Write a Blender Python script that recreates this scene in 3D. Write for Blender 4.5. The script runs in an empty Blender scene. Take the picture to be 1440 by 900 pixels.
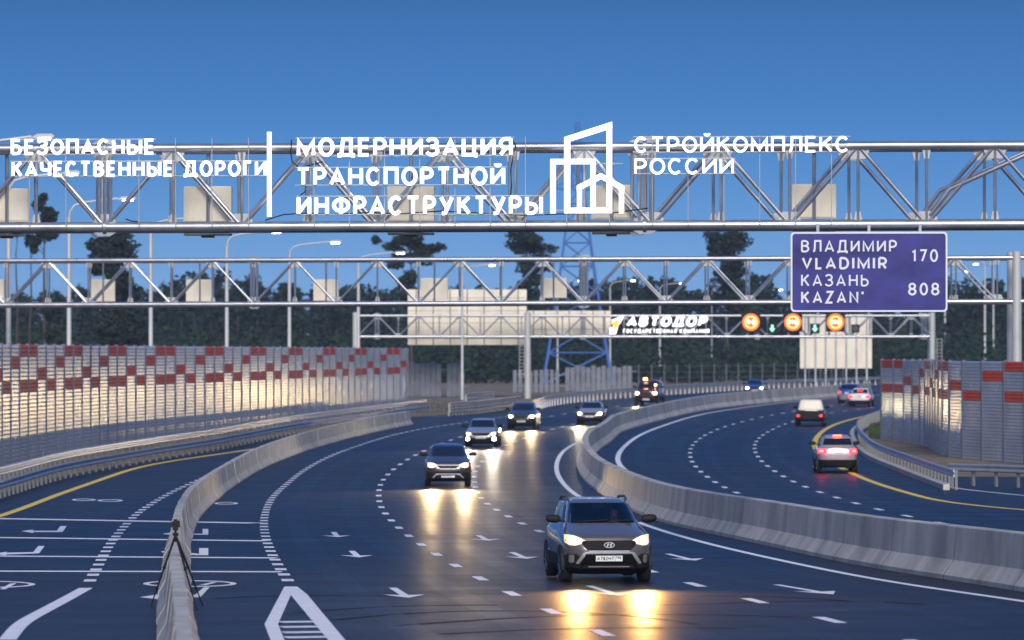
import bpy, math, random
from mathutils import Vector, Matrix, noise as mn
R = math.radians
random.seed(7)
SC = bpy.context.scene
COL = SC.collection
F = 7000.0          # focal length of the 1440 px wide photograph, in pixels
HOR = 490.0         # its horizon row
ZC = 5.3            # camera height above the lowest road point

# ------------------------------------------------------------------ camera
cd = bpy.data.cameras.new('camera')
cam = bpy.data.objects.new('camera', cd); COL.objects.link(cam)
cd.sensor_width = 36.0; cd.lens = F / 1440 * 36.0
cd.clip_start = 1.0; cd.clip_end = 12000
cam.location = (0, 0, ZC)
cam.rotation_euler = (R(90) + math.atan((HOR - 450) / F), 0, 0)
cd.dof.use_dof = True; cd.dof.focus_distance = 118.0; cd.dof.aperture_fstop = 2.5
SC.camera = cam

# ------------------------------------------------------------------ sky, sun, exposure
SUN_EL, SUN_AZ = 30.0, 178.0      # glow left behind the camera
w = bpy.data.worlds.new('World'); SC.world = w; w.use_nodes = True
nt = w.node_tree; N = nt.nodes; L = nt.links
bg = N['Background']; bg.inputs[1].default_value = 0.1
sky = N.new('ShaderNodeTexSky'); sky.sky_type = 'NISHITA'; sky.sun_disc = False
sky.sun_elevation = R(6); sky.sun_rotation = R(SUN_AZ); sky.ozone_density = 4; sky.dust_density = 0.3
tc = N.new('ShaderNodeTexCoord'); sep = N.new('ShaderNodeSeparateXYZ')
mr = N.new('ShaderNodeMapRange'); mr.inputs['From Min'].default_value = -0.02; mr.inputs['From Max'].default_value = 0.3
rp = N.new('ShaderNodeValToRGB')
SKYRAMP = [(0.0, (0.72, 1.3, 3.76)), (0.103, (0.8, 1.55, 4.606)), (0.13, (0.62, 1.24, 3.666)), (0.17, (0.4, 0.92, 2.726)), (0.215, (0.26, 0.68, 1.974)), (0.281, (0.2, 0.47, 1.194)), (0.36, (0.17, 0.38, 0.893)), (0.6, (0.28, 0.55, 1.175)), (1.0, (1.3, 1.8, 2.726))]
el = rp.color_ramp.elements
while len(el) < len(SKYRAMP): el.new(0.5)
for e, (p, c) in zip(el, SKYRAMP): e.position = p; e.color = (*c, 1)
mx = N.new('ShaderNodeVectorMath'); mx.operation = 'MULTIPLY'
L.new(tc.outputs['Generated'], sep.inputs[0]); L.new(sep.outputs[2], mr.inputs[0]); L.new(mr.outputs[0], rp.inputs[0])
L.new(sky.outputs[0], mx.inputs[0]); L.new(rp.outputs[0], mx.inputs[1]); L.new(mx.outputs[0], bg.inputs[0])

sd = bpy.data.lights.new('sun', 'SUN'); sun = bpy.data.objects.new('sun', sd); COL.objects.link(sun)
sd.energy = 3.7; sd.color = (1.0, 0.9, 0.76); sd.angle = R(30)
a = R(SUN_AZ)
sdir = Vector((math.sin(a) * math.cos(R(SUN_EL)), math.cos(a) * math.cos(R(SUN_EL)), math.sin(R(SUN_EL))))
sun.rotation_euler = (-sdir).to_track_quat('-Z', 'Y').to_euler()
sun.location = (-30, -60, 60)
vs = SC.view_settings
vs.view_transform = 'Standard'; vs.look = 'None'; vs.exposure = 0.0; vs.gamma = 1.0; vs.use_curve_mapping = False

# ------------------------------------------------------------------ materials
def mat(name, col, rough=0.5, metal=0.0, emit=None, estr=0.0, spec=0.5, var=0.0, vscale=3.0, rvar=0.0, bump=0.0, stretch=None, coat=0.0, col2=None):
    m = bpy.data.materials.new(name); m.use_nodes = True
    t = m.node_tree; b = t.nodes['Principled BSDF']
    b.inputs['Base Color'].default_value = (*col, 1); b.inputs['Roughness'].default_value = rough
    b.inputs['Metallic'].default_value = metal; b.inputs['Specular IOR Level'].default_value = spec
    b.inputs['Coat Weight'].default_value = coat; b.inputs['Coat Roughness'].default_value = 0.05
    if emit:
        b.inputs['Emission Color'].default_value = (*emit, 1); b.inputs['Emission Strength'].default_value = estr
    if var or rvar or bump:
        g = t.nodes.new('ShaderNodeNewGeometry'); src = g.outputs['Position']
        if stretch:
            mp = t.nodes.new('ShaderNodeMapping'); mp.inputs['Scale'].default_value = stretch
            t.links.new(src, mp.inputs[0]); src = mp.outputs[0]
        nz = t.nodes.new('ShaderNodeTexNoise'); nz.inputs['Scale'].default_value = vscale; nz.inputs['Detail'].default_value = 6; nz.inputs['Roughness'].default_value = 0.62
        t.links.new(src, nz.inputs['Vector'])
        if var:
            r = t.nodes.new('ShaderNodeValToRGB')
            c2 = col2 or tuple(c * (1 + var) for c in col); c1 = tuple(c * (1 - var) for c in col) if not col2 else col
            r.color_ramp.elements[0].position = 0.32; r.color_ramp.elements[0].color = (*c1, 1)
            r.color_ramp.elements[1].position = 0.68; r.color_ramp.elements[1].color = (*c2, 1)
            t.links.new(nz.outputs[0], r.inputs[0]); t.links.new(r.outputs[0], b.inputs['Base Color'])
        if rvar:
            q = t.nodes.new('ShaderNodeMapRange'); q.inputs[1].default_value = 0.3; q.inputs[2].default_value = 0.7
            q.inputs[3].default_value = max(0.02, rough - rvar); q.inputs[4].default_value = rough + rvar
            t.links.new(nz.outputs[0], q.inputs[0]); t.links.new(q.outputs[0], b.inputs['Roughness'])
        if bump:
            bp = t.nodes.new('ShaderNodeBump'); bp.inputs['Strength'].default_value = bump; bp.inputs['Distance'].default_value = 0.02
            n2 = t.nodes.new('ShaderNodeTexNoise'); n2.inputs['Scale'].default_value = vscale * 6; n2.inputs['Detail'].default_value = 4
            t.links.new(src, n2.inputs['Vector'])
            t.links.new(n2.outputs[0], bp.inputs['Height']); t.links.new(bp.outputs[0], b.inputs['Normal'])
    return m

M = {}
M['asphalt'] = mat('asphalt', (0.012, 0.0125, 0.014), 0.43, var=0.4, vscale=0.7, rvar=0.05, spec=0.06, stretch=(0.5, .6, 1))
M['asphalt_worn'] = mat('asphalt_wheel_track', (0.010, 0.0105, 0.012), 0.405, var=0.4, vscale=0.7, rvar=0.05, spec=0.06, stretch=(0.5, .6, 1))
M['asphalt_mark'] = mat('tyre_rubber_mark', (0.003, 0.003, 0.004), 0.6, var=0.7, vscale=1.5, spec=0.04)
M['ground'] = mat('verge_soil', (0.09, 0.075, 0.05), 0.95, var=0.5, vscale=0.35, col2=(0.26, 0.2, 0.13))
M['rail_steel'] = mat('rail_steel', (0.45, 0.47, 0.5), 0.42, metal=0.6, var=0.12, vscale=1.5)
M['rail_post'] = mat('rail_post_grey', (0.2, 0.21, 0.21), 0.6, metal=0.2)
M['white_paint'] = mat('white_road_paint', (0.8, 0.81, 0.83), 0.6, var=0.1, vscale=2.0)
M['yellow_paint'] = mat('yellow_road_paint', (0.85, 0.58, 0.04), 0.6, var=0.1, vscale=2.0)
M['steel'] = mat('galvanised_steel', (0.38, 0.4, 0.44), 0.33, metal=0.75, var=0.12, vscale=1.2, rvar=0.08)
M['steel_light'] = mat('dull_galvanised_steel', (0.42, 0.43, 0.43), 0.5, metal=0.3, var=0.1, vscale=2.0)
M['steel_dark'] = mat('dark_steel', (0.06, 0.065, 0.07), 0.5, metal=0.4)
M['pole'] = mat('pole_grey', (0.5, 0.51, 0.5), 0.5, metal=0.2, var=0.1, vscale=1.0)
M['cream'] = mat('cream_sheet', (0.78, 0.72, 0.58), 0.6, var=0.13, vscale=0.9, stretch=(1, 1, .4))
M['concrete'] = mat('barrier_concrete', (0.44, 0.42, 0.37), 0.75, var=0.3, vscale=1.9, bump=0.15)
M['concrete_dirty'] = mat('stained_concrete', (0.27, 0.265, 0.245), 0.75, var=1, vscale=0.75, stretch=(1, 1, 0.35), bump=0.15, col2=(0.56, 0.54, 0.49))
M['panel_grey'] = mat('grey_panel', (0.55, 0.57, 0.59), 0.25, metal=0.42, var=0.09, vscale=0.5, rvar=0.04)
M['panel_red'] = mat('red_panel', (0.74, 0.085, 0.028), 0.5, metal=0.0, spec=0.25, var=0.12, vscale=0.8)
M['wall_post'] = mat('wall_post_steel', (0.12, 0.14, 0.2), 0.5, metal=0.5)
M['letters'] = mat('lit_letters', (0.8, 0.8, 0.8), 0.5, emit=(1, 0.98, 0.96), estr=1.5)
M['sign_blue'] = mat('blue_sign_film', (0.018, 0.018, 0.2), 0.4, var=0.35, vscale=0.9, rvar=0.1, stretch=(1, 1, 2))
M['sign_white'] = mat('white_sign_film', (0.7, 0.72, 0.76), 0.5)
M['rubber'] = mat('tyre_rubber', (0.012, 0.012, 0.012), 0.8)
M['black'] = mat('black_plastic', (0.012, 0.012, 0.013), 0.65, spec=0.25, var=0.2, vscale=8)
M['gloss_black'] = mat('gloss_black_trim', (0.004, 0.004, 0.005), 0.6, spec=0.15)
M['rim'] = mat('alloy_rim', (0.35, 0.36, 0.37), 0.35, metal=0.9)
M['chrome'] = mat('chrome', (0.75, 0.76, 0.78), 0.15, metal=1.0)
M['glass'] = mat('dark_window_glass', (0.008, 0.01, 0.014), 0.04, spec=0.8)
M['bright_trim'] = mat('bright_trim', (0.6, 0.61, 0.63), 0.3, metal=0.3)
M['plate'] = mat('number_plate_white', (0.75, 0.75, 0.74), 0.5)
M['plate_ink'] = mat('number_plate_ink', (0.02, 0.02, 0.02), 0.5)
M['head_warm'] = mat('headlight_warm', (0.8, 0.8, 0.8), 0.2, emit=(1.0, 0.5, 0.12), estr=22)
M['head_glow'] = mat('headlight_glow', (0.6, 0.6, 0.6), 0.2, emit=(1.0, 0.6, 0.2), estr=1.15)
M['head_yellow'] = mat('headlight_yellow', (0.8, 0.8, 0.8), 0.2, emit=(1.0, 0.66, 0.22), estr=34)
M['head_white'] = mat('headlight_white', (0.8, 0.8, 0.8), 0.2, emit=(0.78, 0.82, 1.0), estr=26)
M['lens'] = mat('lamp_lens', (0.5, 0.5, 0.5), 0.15, metal=0.6)
M['amber'] = mat('roof_lamp_amber', (0.8, 0.5, 0.1), 0.3, emit=(1.0, 0.55, 0.12), estr=14)
M['tail'] = mat('tail_light_red', (0.4, 0.01, 0.01), 0.25, emit=(1.0, 0.012, 0.03), estr=11)
M['tail_dim'] = mat('tail_light_dim_red', (0.4, 0.01, 0.01), 0.25, emit=(1.0, 0.04, 0.03), estr=4)
M['tail_core'] = mat('brake_light_core', (0.6, 0.1, 0.05), 0.25, emit=(1.0, 0.1, 0.025), estr=7)
M['lamp'] = mat('street_lamp_glow', (0.9, 0.9, 0.8), 0.4, emit=(1.0, 0.86, 0.6), estr=16)
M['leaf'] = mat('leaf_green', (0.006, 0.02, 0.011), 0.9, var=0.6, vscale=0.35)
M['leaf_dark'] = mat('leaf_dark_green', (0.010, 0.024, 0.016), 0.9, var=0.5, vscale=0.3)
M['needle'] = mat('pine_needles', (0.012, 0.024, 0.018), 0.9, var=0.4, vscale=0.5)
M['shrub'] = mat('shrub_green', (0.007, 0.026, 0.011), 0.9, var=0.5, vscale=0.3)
M['grass'] = mat('grass_green', (0.04, 0.065, 0.02), 0.9, var=0.4, vscale=2.0)
M['bark'] = mat('tree_bark', (0.06, 0.048, 0.04), 0.9, var=0.3, vscale=2.0)
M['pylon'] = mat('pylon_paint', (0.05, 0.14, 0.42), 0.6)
M['led_orange'] = mat('led_orange', (0.3, 0.1, 0.02), 0.5, emit=(1.0, 0.1, 0.01), estr=2.0)
M['led_red'] = mat('led_dim_red', (0.3, 0.03, 0.01), 0.5, emit=(1.0, 0.12, 0.01), estr=0.8)
M['led_yellow'] = mat('led_yellow', (0.5, 0.4, 0.2), 0.5, emit=(1.0, 0.5, 0.05), estr=1.8)
M['led_green'] = mat('led_green', (0.1, 0.4, 0.3), 0.5, emit=(0.35, 1.0, 0.7), estr=1.6)
M['logo_orange'] = mat('logo_orange', (0.8, 0.35, 0.03), 0.5, emit=(1.0, 0.42, 0.03), estr=1.1)
M['board_grey'] = mat('fence_board_grey', (0.15, 0.165, 0.2), 0.6, var=0.25, vscale=1.0)
M['board_pale'] = mat('fence_board_pale', (0.36, 0.36, 0.34), 0.6, var=0.15, vscale=1.0)
M['skin'] = mat('skin', (0.45, 0.27, 0.19), 0.6)
M['jacket'] = mat('dark_jacket', (0.03, 0.035, 0.05), 0.8)
M['hair'] = mat('dark_hair', (0.02, 0.015, 0.012), 0.7)
M['cabin'] = mat('cabin_trim', (0.02, 0.02, 0.022), 0.8)
def paint(name, c, metal=0.35, rough=0.25): return mat(name, c, rough, metal=metal, coat=1.0)
M['p_graphite'] = paint('graphite_paint', (0.13, 0.115, 0.1))
M['p_brown'] = paint('dark_brown_paint', (0.06, 0.05, 0.045))
M['p_silver'] = paint('silver_paint', (0.36, 0.36, 0.38))
M['p_black'] = paint('black_paint', (0.03, 0.03, 0.034), 0.2)
M['p_maroon'] = paint('maroon_paint', (0.09, 0.012, 0.02), 0.3)
M['p_blue'] = paint('blue_paint', (0.02, 0.07, 0.3), 0.3)
M['p_white'] = paint('white_paint', (0.72, 0.71, 0.66), 0.0)
M['p_cream'] = paint('cream_paint', (0.74, 0.7, 0.58), 0.0)
g_ = bpy.data.materials.new('windscreen_glass'); g_.use_nodes = True
t_ = g_.node_tree; o_ = t_.nodes['Material Output']; t_.nodes.remove(t_.nodes['Principled BSDF'])
tr = t_.nodes.new('ShaderNodeBsdfTransparent'); tr.inputs[0].default_value = (0.5, 0.54, 0.56, 1)
gl = t_.nodes.new('ShaderNodeBsdfGlossy'); gl.inputs['Roughness'].default_value = 0.02
fr = t_.nodes.new('ShaderNodeFresnel'); fr.inputs[0].default_value = 1.6; ms = t_.nodes.new('ShaderNodeMixShader')
t_.links.new(fr.outputs[0], ms.inputs[0]); t_.links.new(tr.outputs[0], ms.inputs[1]); t_.links.new(gl.outputs[0], ms.inputs[2]); t_.links.new(ms.outputs[0], o_.inputs[0])
M['windscreen'] = g_

# ------------------------------------------------------------------ terrain and pixel helpers
ZT = [(-200, -2.4), (0, -3.35), (60, -4.1), (97, -4.55), (150, -5.1), (200, -5.35), (250, -5.17), (300, -4.95), (360, -4.65), (430, -4.3), (520, -4.0), (700, -3.6), (1000, -3.2), (1600, -3.0), (9000, -3.0)]
def _slopes():
    n = len(ZT); d = [(ZT[i+1][1]-ZT[i][1])/(ZT[i+1][0]-ZT[i][0]) for i in range(n-1)]
    m = [d[0]] + [0.5*(d[i-1]+d[i]) for i in range(1, n-1)] + [d[-1]]
    return m
_ms = _slopes()
def TR(Y):                       # road height relative to the camera
    if Y <= ZT[0][0]: return ZT[0][1]
    if Y >= ZT[-1][0]: return ZT[-1][1]
    for i in range(len(ZT)-1):
        if Y <= ZT[i+1][0]: break
    x0, y0 = ZT[i]; x1, y1 = ZT[i+1]; h = x1-x0; t = (Y-x0)/h
    return (2*t**3-3*t**2+1)*y0 + (t**3-2*t**2+t)*h*_ms[i] + (-2*t**3+3*t**2)*y1 + (t**3-t**2)*h*_ms[i+1]
def T(Y): return TR(Y) + ZC      # world height of the road
def depth(py):
    lo, hi = 30.0, 4000.0
    for _ in range(60):
        mid = 0.5*(lo+hi)
        if HOR - F*TR(mid)/mid > py: lo = mid
        else: hi = mid
    return 0.5*(lo+hi)
def G(px, py):                   # photo pixel on the road -> (X, Y)
    Y = depth(py); return Vector(((px-720)/F*Y, Y))
def at(px, py, Y):               # photo pixel at a given distance -> world point
    return Vector(((px-720)/F*Y, Y, (HOR-py)/F*Y + ZC))
def spline(pts, step=2.0, smooth=2):
    P = [Vector(p) for p in pts]
    P = [P[0]*2-P[1]] + P + [P[-1]*2-P[-2]]
    out = []
    for i in range(1, len(P)-2):
        p0, p1, p2, p3 = P[i-1], P[i], P[i+1], P[i+2]
        n = max(2, int((p2-p1).length/(step*0.5)))
        for k in range(n):
            t = k/n
            out.append(0.5*((2*p1)+(p2-p0)*t+(2*p0-5*p1+4*p2-p3)*t*t+(3*p1-p0-3*p2+p3)*t**3))
    out.append(P[-2].copy())
    out = resample(out, step)
    for _ in range(smooth*6):
        out = [out[0]] + [(out[i-1]+out[i]*2+out[i+1])/4 for i in range(1, len(out)-1)] + [out[-1]]
    return out
def resample(pts, step):
    res = [pts[0].copy()]; acc = 0.0
    for a_, b_ in zip(pts, pts[1:]):
        l = (b_-a_).length
        while l > 1e-9 and acc + l >= step:
            a_ = a_ + (b_-a_)*((step-acc)/l); l = (b_-a_).length; acc = 0.0; res.append(a_.copy())
        acc += l
    if (res[-1]-pts[-1]).length > step*0.3: res.append(pts[-1].copy())
    return res
def pxpath(px, step=2.0, smooth=2): return spline([G(*p) for p in px], step, smooth)
def tang(path, i):
    a_ = path[max(0, i-1)]; b_ = path[min(len(path)-1, i+1)]; d = b_-a_
    return d.normalized() if d.length > 0 else Vector((0, 1))
def perp(d): return Vector((d.y, -d.x))          # to the right of travel
def offset(path, o): return [p + perp(tang(path, i))*o for i, p in enumerate(path)]
def xat(path, Y):                                # X of a path at depth Y (extrapolated)
    p = sorted(path, key=lambda v: v.y)
    if Y <= p[0].y: a_, b_ = p[0], p[min(3, len(p)-1)]
    elif Y >= p[-1].y: a_, b_ = p[max(0, len(p)-4)], p[-1]
    else:
        for a_, b_ in zip(p, p[1:]):
            if a_.y <= Y <= b_.y: break
    return a_.x + (b_.x-a_.x)*(Y-a_.y)/max(1e-6, (b_.y-a_.y))
def slope(path, Y): return (xat(path, Y+6)-xat(path, Y-6))/12

# ------------------------------------------------------------------ mesh helpers
class MB:
    def __init__(s): s.v = []; s.f = []; s.m = []
    def add(s, vs, fs, m=0):
        o = len(s.v); s.v += [tuple(v) for v in vs]; s.f += [tuple(i+o for i in f) for f in fs]; s.m += [m]*len(fs)
        return s
    def box(s, c, d, ax=None, m=0):
        """c centre, d full sizes, ax = unit X axis in plan"""
        ux = Vector(ax) if ax is not None else Vector((1, 0, 0)); ux.z = 0 if len(ux) > 2 else 0; ux = Vector((ux.x, ux.y, 0)).normalized(); uy = Vector((-ux.y, ux.x, 0)); uz = Vector((0, 0, 1))
        return s.obox(c, ux*d[0]/2, uy*d[1]/2, uz*d[2]/2, m)
    def obox(s, c, hx, hy, hz, m=0):
        c = Vector(c); v = [c+hx*i+hy*j+hz*k for k in (-1, 1) for j in (-1, 1) for i in (-1, 1)]
        return s.add(v, [(0, 2, 3, 1), (4, 5, 7, 6), (0, 1, 5, 4), (2, 6, 7, 3), (0, 4, 6, 2), (1, 3, 7, 5)], m)
    def tube(s, p0, p1, r0, r1=None, n=10, m=0, cap=True):
        return s.pipe([p0, p1], [r0, r0 if r1 is None else r1], n, m, cap)
    def pipe(s, pts, rs, n=10, m=0, cap=True):
        pts = [Vector(p) for p in pts]
        if not isinstance(rs, (list, tuple)): rs = [rs]*len(pts)
        o = len(s.v); up = Vector((0, 0, 1))
        for i, p in enumerate(pts):
            d = (pts[min(i+1, len(pts)-1)]-pts[max(i-1, 0)]).normalized()
            u = d.cross(up)
            if u.length < 0.05: u = d.cross(Vector((0, 1, 0)))
            u.normalize(); v = d.cross(u)
            for k in range(n):
                a_ = 2*math.pi*k/n; s.v.append(tuple(p+u*(math.cos(a_)*rs[i])+v*(math.sin(a_)*rs[i])))
        for i in range(len(pts)-1):
            for k in range(n):
                k2 = (k+1) % n; s.f.append((o+i*n+k, o+i*n+k2, o+(i+1)*n+k2, o+(i+1)*n+k)); s.m.append(m)
        if cap:
            s.f.append(tuple(o+k for k in range(n))[::-1]); s.f.append(tuple(o+(len(pts)-1)*n+k for k in range(n))); s.m += [m, m]
        return s
    def prism(s, poly, org, ux, uy, th, m=0):
        """flat polygon (2D) extruded by vector th"""
        org = Vector(org); ux = Vector(ux); uy = Vector(uy); th = Vector(th); n = len(poly)
        a_ = [org+ux*p[0]+uy*p[1] for p in poly]; v = a_+[p+th for p in a_]
        return s.add(v, [tuple(range(n)), tuple(range(2*n-1, n-1, -1))]+[(i, i+n, (i+1) % n+n, (i+1) % n) for i in range(n)], m)
    def sweep(s, path3, frames, prof, m=0, cap=True, closed=True):
        """profile (offset, height) swept; frames = right vectors"""
        o = len(s.v); n = len(prof)
        for p, r in zip(path3, frames):
            for (a_, b_) in prof: s.v.append((p.x+r.x*a_, p.y+r.y*a_, p.z+b_))
        kk = n if closed else n-1
        for i in range(len(path3)-1):
            for k in range(kk):
                k2 = (k+1) % n; s.f.append((o+i*n+k, o+i*n+k2, o+(i+1)*n+k2, o+(i+1)*n+k)); s.m.append(m)
        if cap and closed:
            s.f.append(tuple(o+k for k in range(n))[::-1]); s.f.append(tuple(o+(len(path3)-1)*n+k for k in range(n))); s.m += [m, m]
        return s
    def build(s, name, mats, parent=None, smooth=None, loc=None):
        me = bpy.data.meshes.new(name); me.from_pydata(s.v, [], s.f)
        if not isinstance(mats, (list, tuple)): mats = [mats]
        for k in mats: me.materials.append(M[k])
        me.polygons.foreach_set('material_index', s.m)
        me.update()
        if smooth:
            me.polygons.foreach_set('use_smooth', [True]*len(me.polygons)); me.set_sharp_from_angle(angle=R(smooth))
        ob = bpy.data.objects.new(name, me); COL.objects.link(ob)
        if parent: ob.parent = parent
        if loc: ob.location = loc
        return ob
def tag(o, label=None, cat=None, group=None, kind=None):
    if label: o['label'] = label
    if cat: o['category'] = cat
    if group: o['group'] = group
    if kind: o['kind'] = kind
    return o
def empty(name, loc, label, cat, group=None, rz=0.0):
    o = bpy.data.objects.new(name, None); COL.objects.link(o); o.location = loc; o.rotation_euler = (0, 0, rz); o.empty_display_size = 0.3
    return tag(o, label, cat, group)
def kids(o): return [c for c in bpy.data.objects if c.parent == o]
def copy_tree(o, parent=None):
    c = o.copy(); COL.objects.link(c)
    if parent: c.parent = parent
    for k in kids(o): copy_tree(k, c)
    return c
def v3(p, z=0.0): return Vector((p.x, p.y, T(p.y)+z))

# ------------------------------------------------------------------ ground, road
PX = {}
PX['edge'] = [(1640, 880), (1440, 841), (1335, 834), (1237, 817), (1125, 794), (1012, 769), (920, 743), (855, 717), (811, 697), (789, 676), (782, 660), (785, 645), (796, 631), (824, 617), (868, 602), (930, 585), (1010, 571), (1110, 560), (1240, 548)]
PX['mid'] = [(1000, 950), (850, 893), (776, 860), (713, 832), (666, 809.5), (630, 789.5), (601, 771.5), (577.5, 756), (549, 731), (534.5, 710.5), (532.5, 692.5), (538, 675), (560, 654.5), (590.7, 636.7), (628, 621), (690, 602), (760, 588), (850, 574), (960, 562), (1080, 551), (1240, 541)]
PX['inner'] = [(1420, 935), (1234, 889), (1109, 857.5), (1011, 831.5), (935, 811), (850, 781), (755, 746), (709, 723), (680.5, 705.5), (669.5, 689), (667, 665), (676, 651), (706.7, 628), (766, 607), (800, 598), (870, 582), (980, 568), (1100, 556), (1240, 545)]
PX['fine'] = [(405.5, 817.5), (391, 795), (377.5, 769), (371.5, 745), (371, 731), (375, 715), (382.5, 700), (398, 685), (425, 663), (463, 642), (512, 624), (556, 611), (600, 602), (655, 594), (720, 585)]
PX['fineleft'] = [(126, 818), (135, 802), (150, 772.5), (162.5, 755), (175, 740), (195, 720), (215, 707.5), (237.5, 694), (265, 681), (300, 666), (350, 647), (410, 630), (470, 615)]
PX['yleft'] = [(-160, 768), (0, 726), (97, 690), (194, 657), (278, 643), (361, 631), (440, 617), (520, 604), (580, 595)]
PX['lrail'] = [(-160, 745), (0, 702), (83, 675), (167, 658), (250, 643), (305, 634), (400, 614), (500, 598), (600, 584)]
PX['lbar'] = [(306, 1065), (291, 965), (284, 915), (280, 897), (272, 868), (269, 820), (267.5, 787), (271, 755), (279, 732), (295, 712), (325, 687), (361, 663), (400, 645), (450, 628), (500, 614), (545, 604), (582, 597)]
PX['rwhite'] = [(1500, 770), (1320, 752), (1180, 737), (1060, 721), (960, 697), (905, 676), (877, 660), (868, 647.5), (874, 632), (896, 614), (929, 600), (985, 583), (1054, 572), (1110, 565.5), (1240, 555)]
PX['rd1'] = [(1240, 738), (1120, 717), (1043, 696), (1007, 679), (985.5, 663.6), (973, 650), (970, 638.6), (975, 624), (999, 608), (1035, 595.5), (1084, 584), (1150, 573), (1240, 562)]
PX['rd2'] = [(1330, 737), (1240.5, 718), (1204, 708), (1174, 699), (1147.5, 690.5), (1108.6, 674), (1083.6, 658.6), (1068, 646), (1060.5, 630), (1067, 616), (1088, 603), (1114, 593), (1160, 582), (1240, 571)]
PX['ryel'] = [(1560, 726), (1440, 718), (1405, 713.5), (1335, 708.5), (1280, 694), (1230, 679), (1202.5, 667.5), (1160, 645), (1145, 627), (1152.5, 610), (1172.5, 597.5), (1200, 589), (1240, 580)]
PX['rrail'] = [(1342, 689), (1310, 677), (1280, 665), (1230, 645), (1212, 628), (1205, 613), (1212, 603), (1240, 592)]
PX['frail'] = [(748, 580), (775, 571), (839, 563), (892, 559), (978, 553), (1100, 546), (1240, 541)]
PATH = {k: pxpath(v, 2.0, 3) for k, v in PX.items()}

ys = [-60, -20, 20, 45] + list(range(60, 620, 2)) + list(range(620, 1000, 20)) + [1100, 1300, 1600, 2200, 3200, 5000, 8500]
xs = [-4000, -1500, -600, -250, -120, -60, -30, 0, 30, 60, 120, 250, 600, 1500, 4000]
b = MB(); nx = len(xs)
b.add([(x, y, T(y)-0.05) for y in ys for x in xs], [(j*nx+i, j*nx+i+1, (j+1)*nx+i+1, (j+1)*nx+i) for j in range(len(ys)-1) for i in range(nx-1)])
tag(b.build('ground', 'ground'), kind='structure')
# road: one asphalt sheet between the outer guard rails
b = MB(); rows = [40] + list(range(56, 900, 2)); cols = 12
lfar = PATH['frail']; lnear = PATH['lrail']
def rleft(Y):
    a_ = xat(lnear, Y) - 0.5 if Y < 120 or True else 0
    if Y < 338: return min(xat(lnear, max(Y, 150)), 0) - 0.6
    t = min(1, max(0, (Y-338)/45)); return (xat(lnear, 338)-0.6)*(1-t) + (xat(lfar, max(Y, 383))-0.3)*t if Y < 383 else xat(lfar, Y)-0.3
def rright(Y):
    if Y < 208: return 34
    return xat(PATH['rrail'], Y) + 0.35
for Y in rows:
    x0, x1 = rleft(Y), max(rright(Y), rleft(Y)+12)
    for k in range(cols+1): b.v.append((x0+(x1-x0)*k/cols, Y, T(Y)))
for j in range(len(rows)-1):
    for k in range(cols): b.f.append((j*(cols+1)+k, j*(cols+1)+k+1, (j+1)*(cols+1)+k+1, (j+1)*(cols+1)+k)); b.m.append(0)
tag(b.build('road', 'asphalt'), kind='structure')

def ribbon(name, path, w, mk, h=0.005, y0=None, y1=None):
    b = MB(); p = [q for q in path if (y0 is None or q.y >= y0) and (y1 is None or q.y <= y1)]
    b.sweep([v3(q, h) for q in p], [perp(tang(p, i)) for i in range(len(p))], [(-w/2, 0), (w/2, 0)], closed=False, cap=False)
    return tag(b.build(name, mk), kind='structure')
def dashes(name, path, w, ln, period, mk='white_paint', phase=0.0, y0=0, y1=1e9, h=0.005):
    fine = resample(path, 0.25); b = MB(); s = phase; d = 0.0; i = 0
    n = int(ln/0.25); st = int(period/0.25)
    for i in range(int(phase/0.25), len(fine)-n-1, st):
        seg = fine[i:i+n+1:max(1, n//3)]
        if seg[0].y < y0 or seg[0].y > y1: continue
        b.sweep([v3(q, h) for q in seg], [perp(tang(seg, k)) for k in range(len(seg))], [(-w/2, 0), (w/2, 0)], closed=False, cap=False)
    return tag(b.build(name, mk), kind='structure')
for pk_, offs in (('edge', (-1.0, -2.8)), ('inner', (-1.0, -2.8)), ('mid', (-1.0, -2.8)), ('rwhite', (1.0, 2.8)), ('rd1', (1.0, 2.8)), ('rd2', (1.0, 2.8))):
    for k_, of_ in enumerate(offs): ribbon('wheel_track', offset(PATH[pk_], of_), 0.55, 'asphalt_worn', h=0.0015+0.0012*k_)
ribbon('edge_line', PATH['edge'], 0.2, 'white_paint')
ribbon('edge_line', PATH['rwhite'], 0.24, 'white_paint')
ribbon('shoulder_line', PATH['yleft'], 0.3, 'yellow_paint')
ribbon('shoulder_line', PATH['ryel'], 0.3, 'yellow_paint')
dashes('lane_line', PATH['mid'], 0.2, 2.25, 8.0, phase=3.0)
dashes('lane_line', PATH['inner'], 0.2, 2.25, 8.0, phase=5.0)
dashes('lane_line', PATH['rd1'], 0.2, 2.25, 8.0)
dashes('lane_line', PATH['rd2'], 0.2, 2.25, 8.0)
dashes('taper_line', PATH['fine'], 0.24, 1.25, 3.25)
dashes('taper_line', PATH['fineleft'], 0.24, 1.25, 3.25)
def strip_px(name, pts, w, mk='white_paint', step=1.0, smooth=0, h=0.005):
    return ribbon(name, spline([G(*p) for p in pts], step, smooth), w, mk, h)
for k, (p, wd) in enumerate([([(-60, 728.5), (366, 736)], 1.0), ([(-60, 755.5), (375, 761)], 0.8), ([(-60, 782), (388, 785)], 0.7), ([(-60, 803.5), (396, 804.5)], 0.7)]):
    strip_px('rumble_line', p, wd*0.8, h=0.009)
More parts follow.
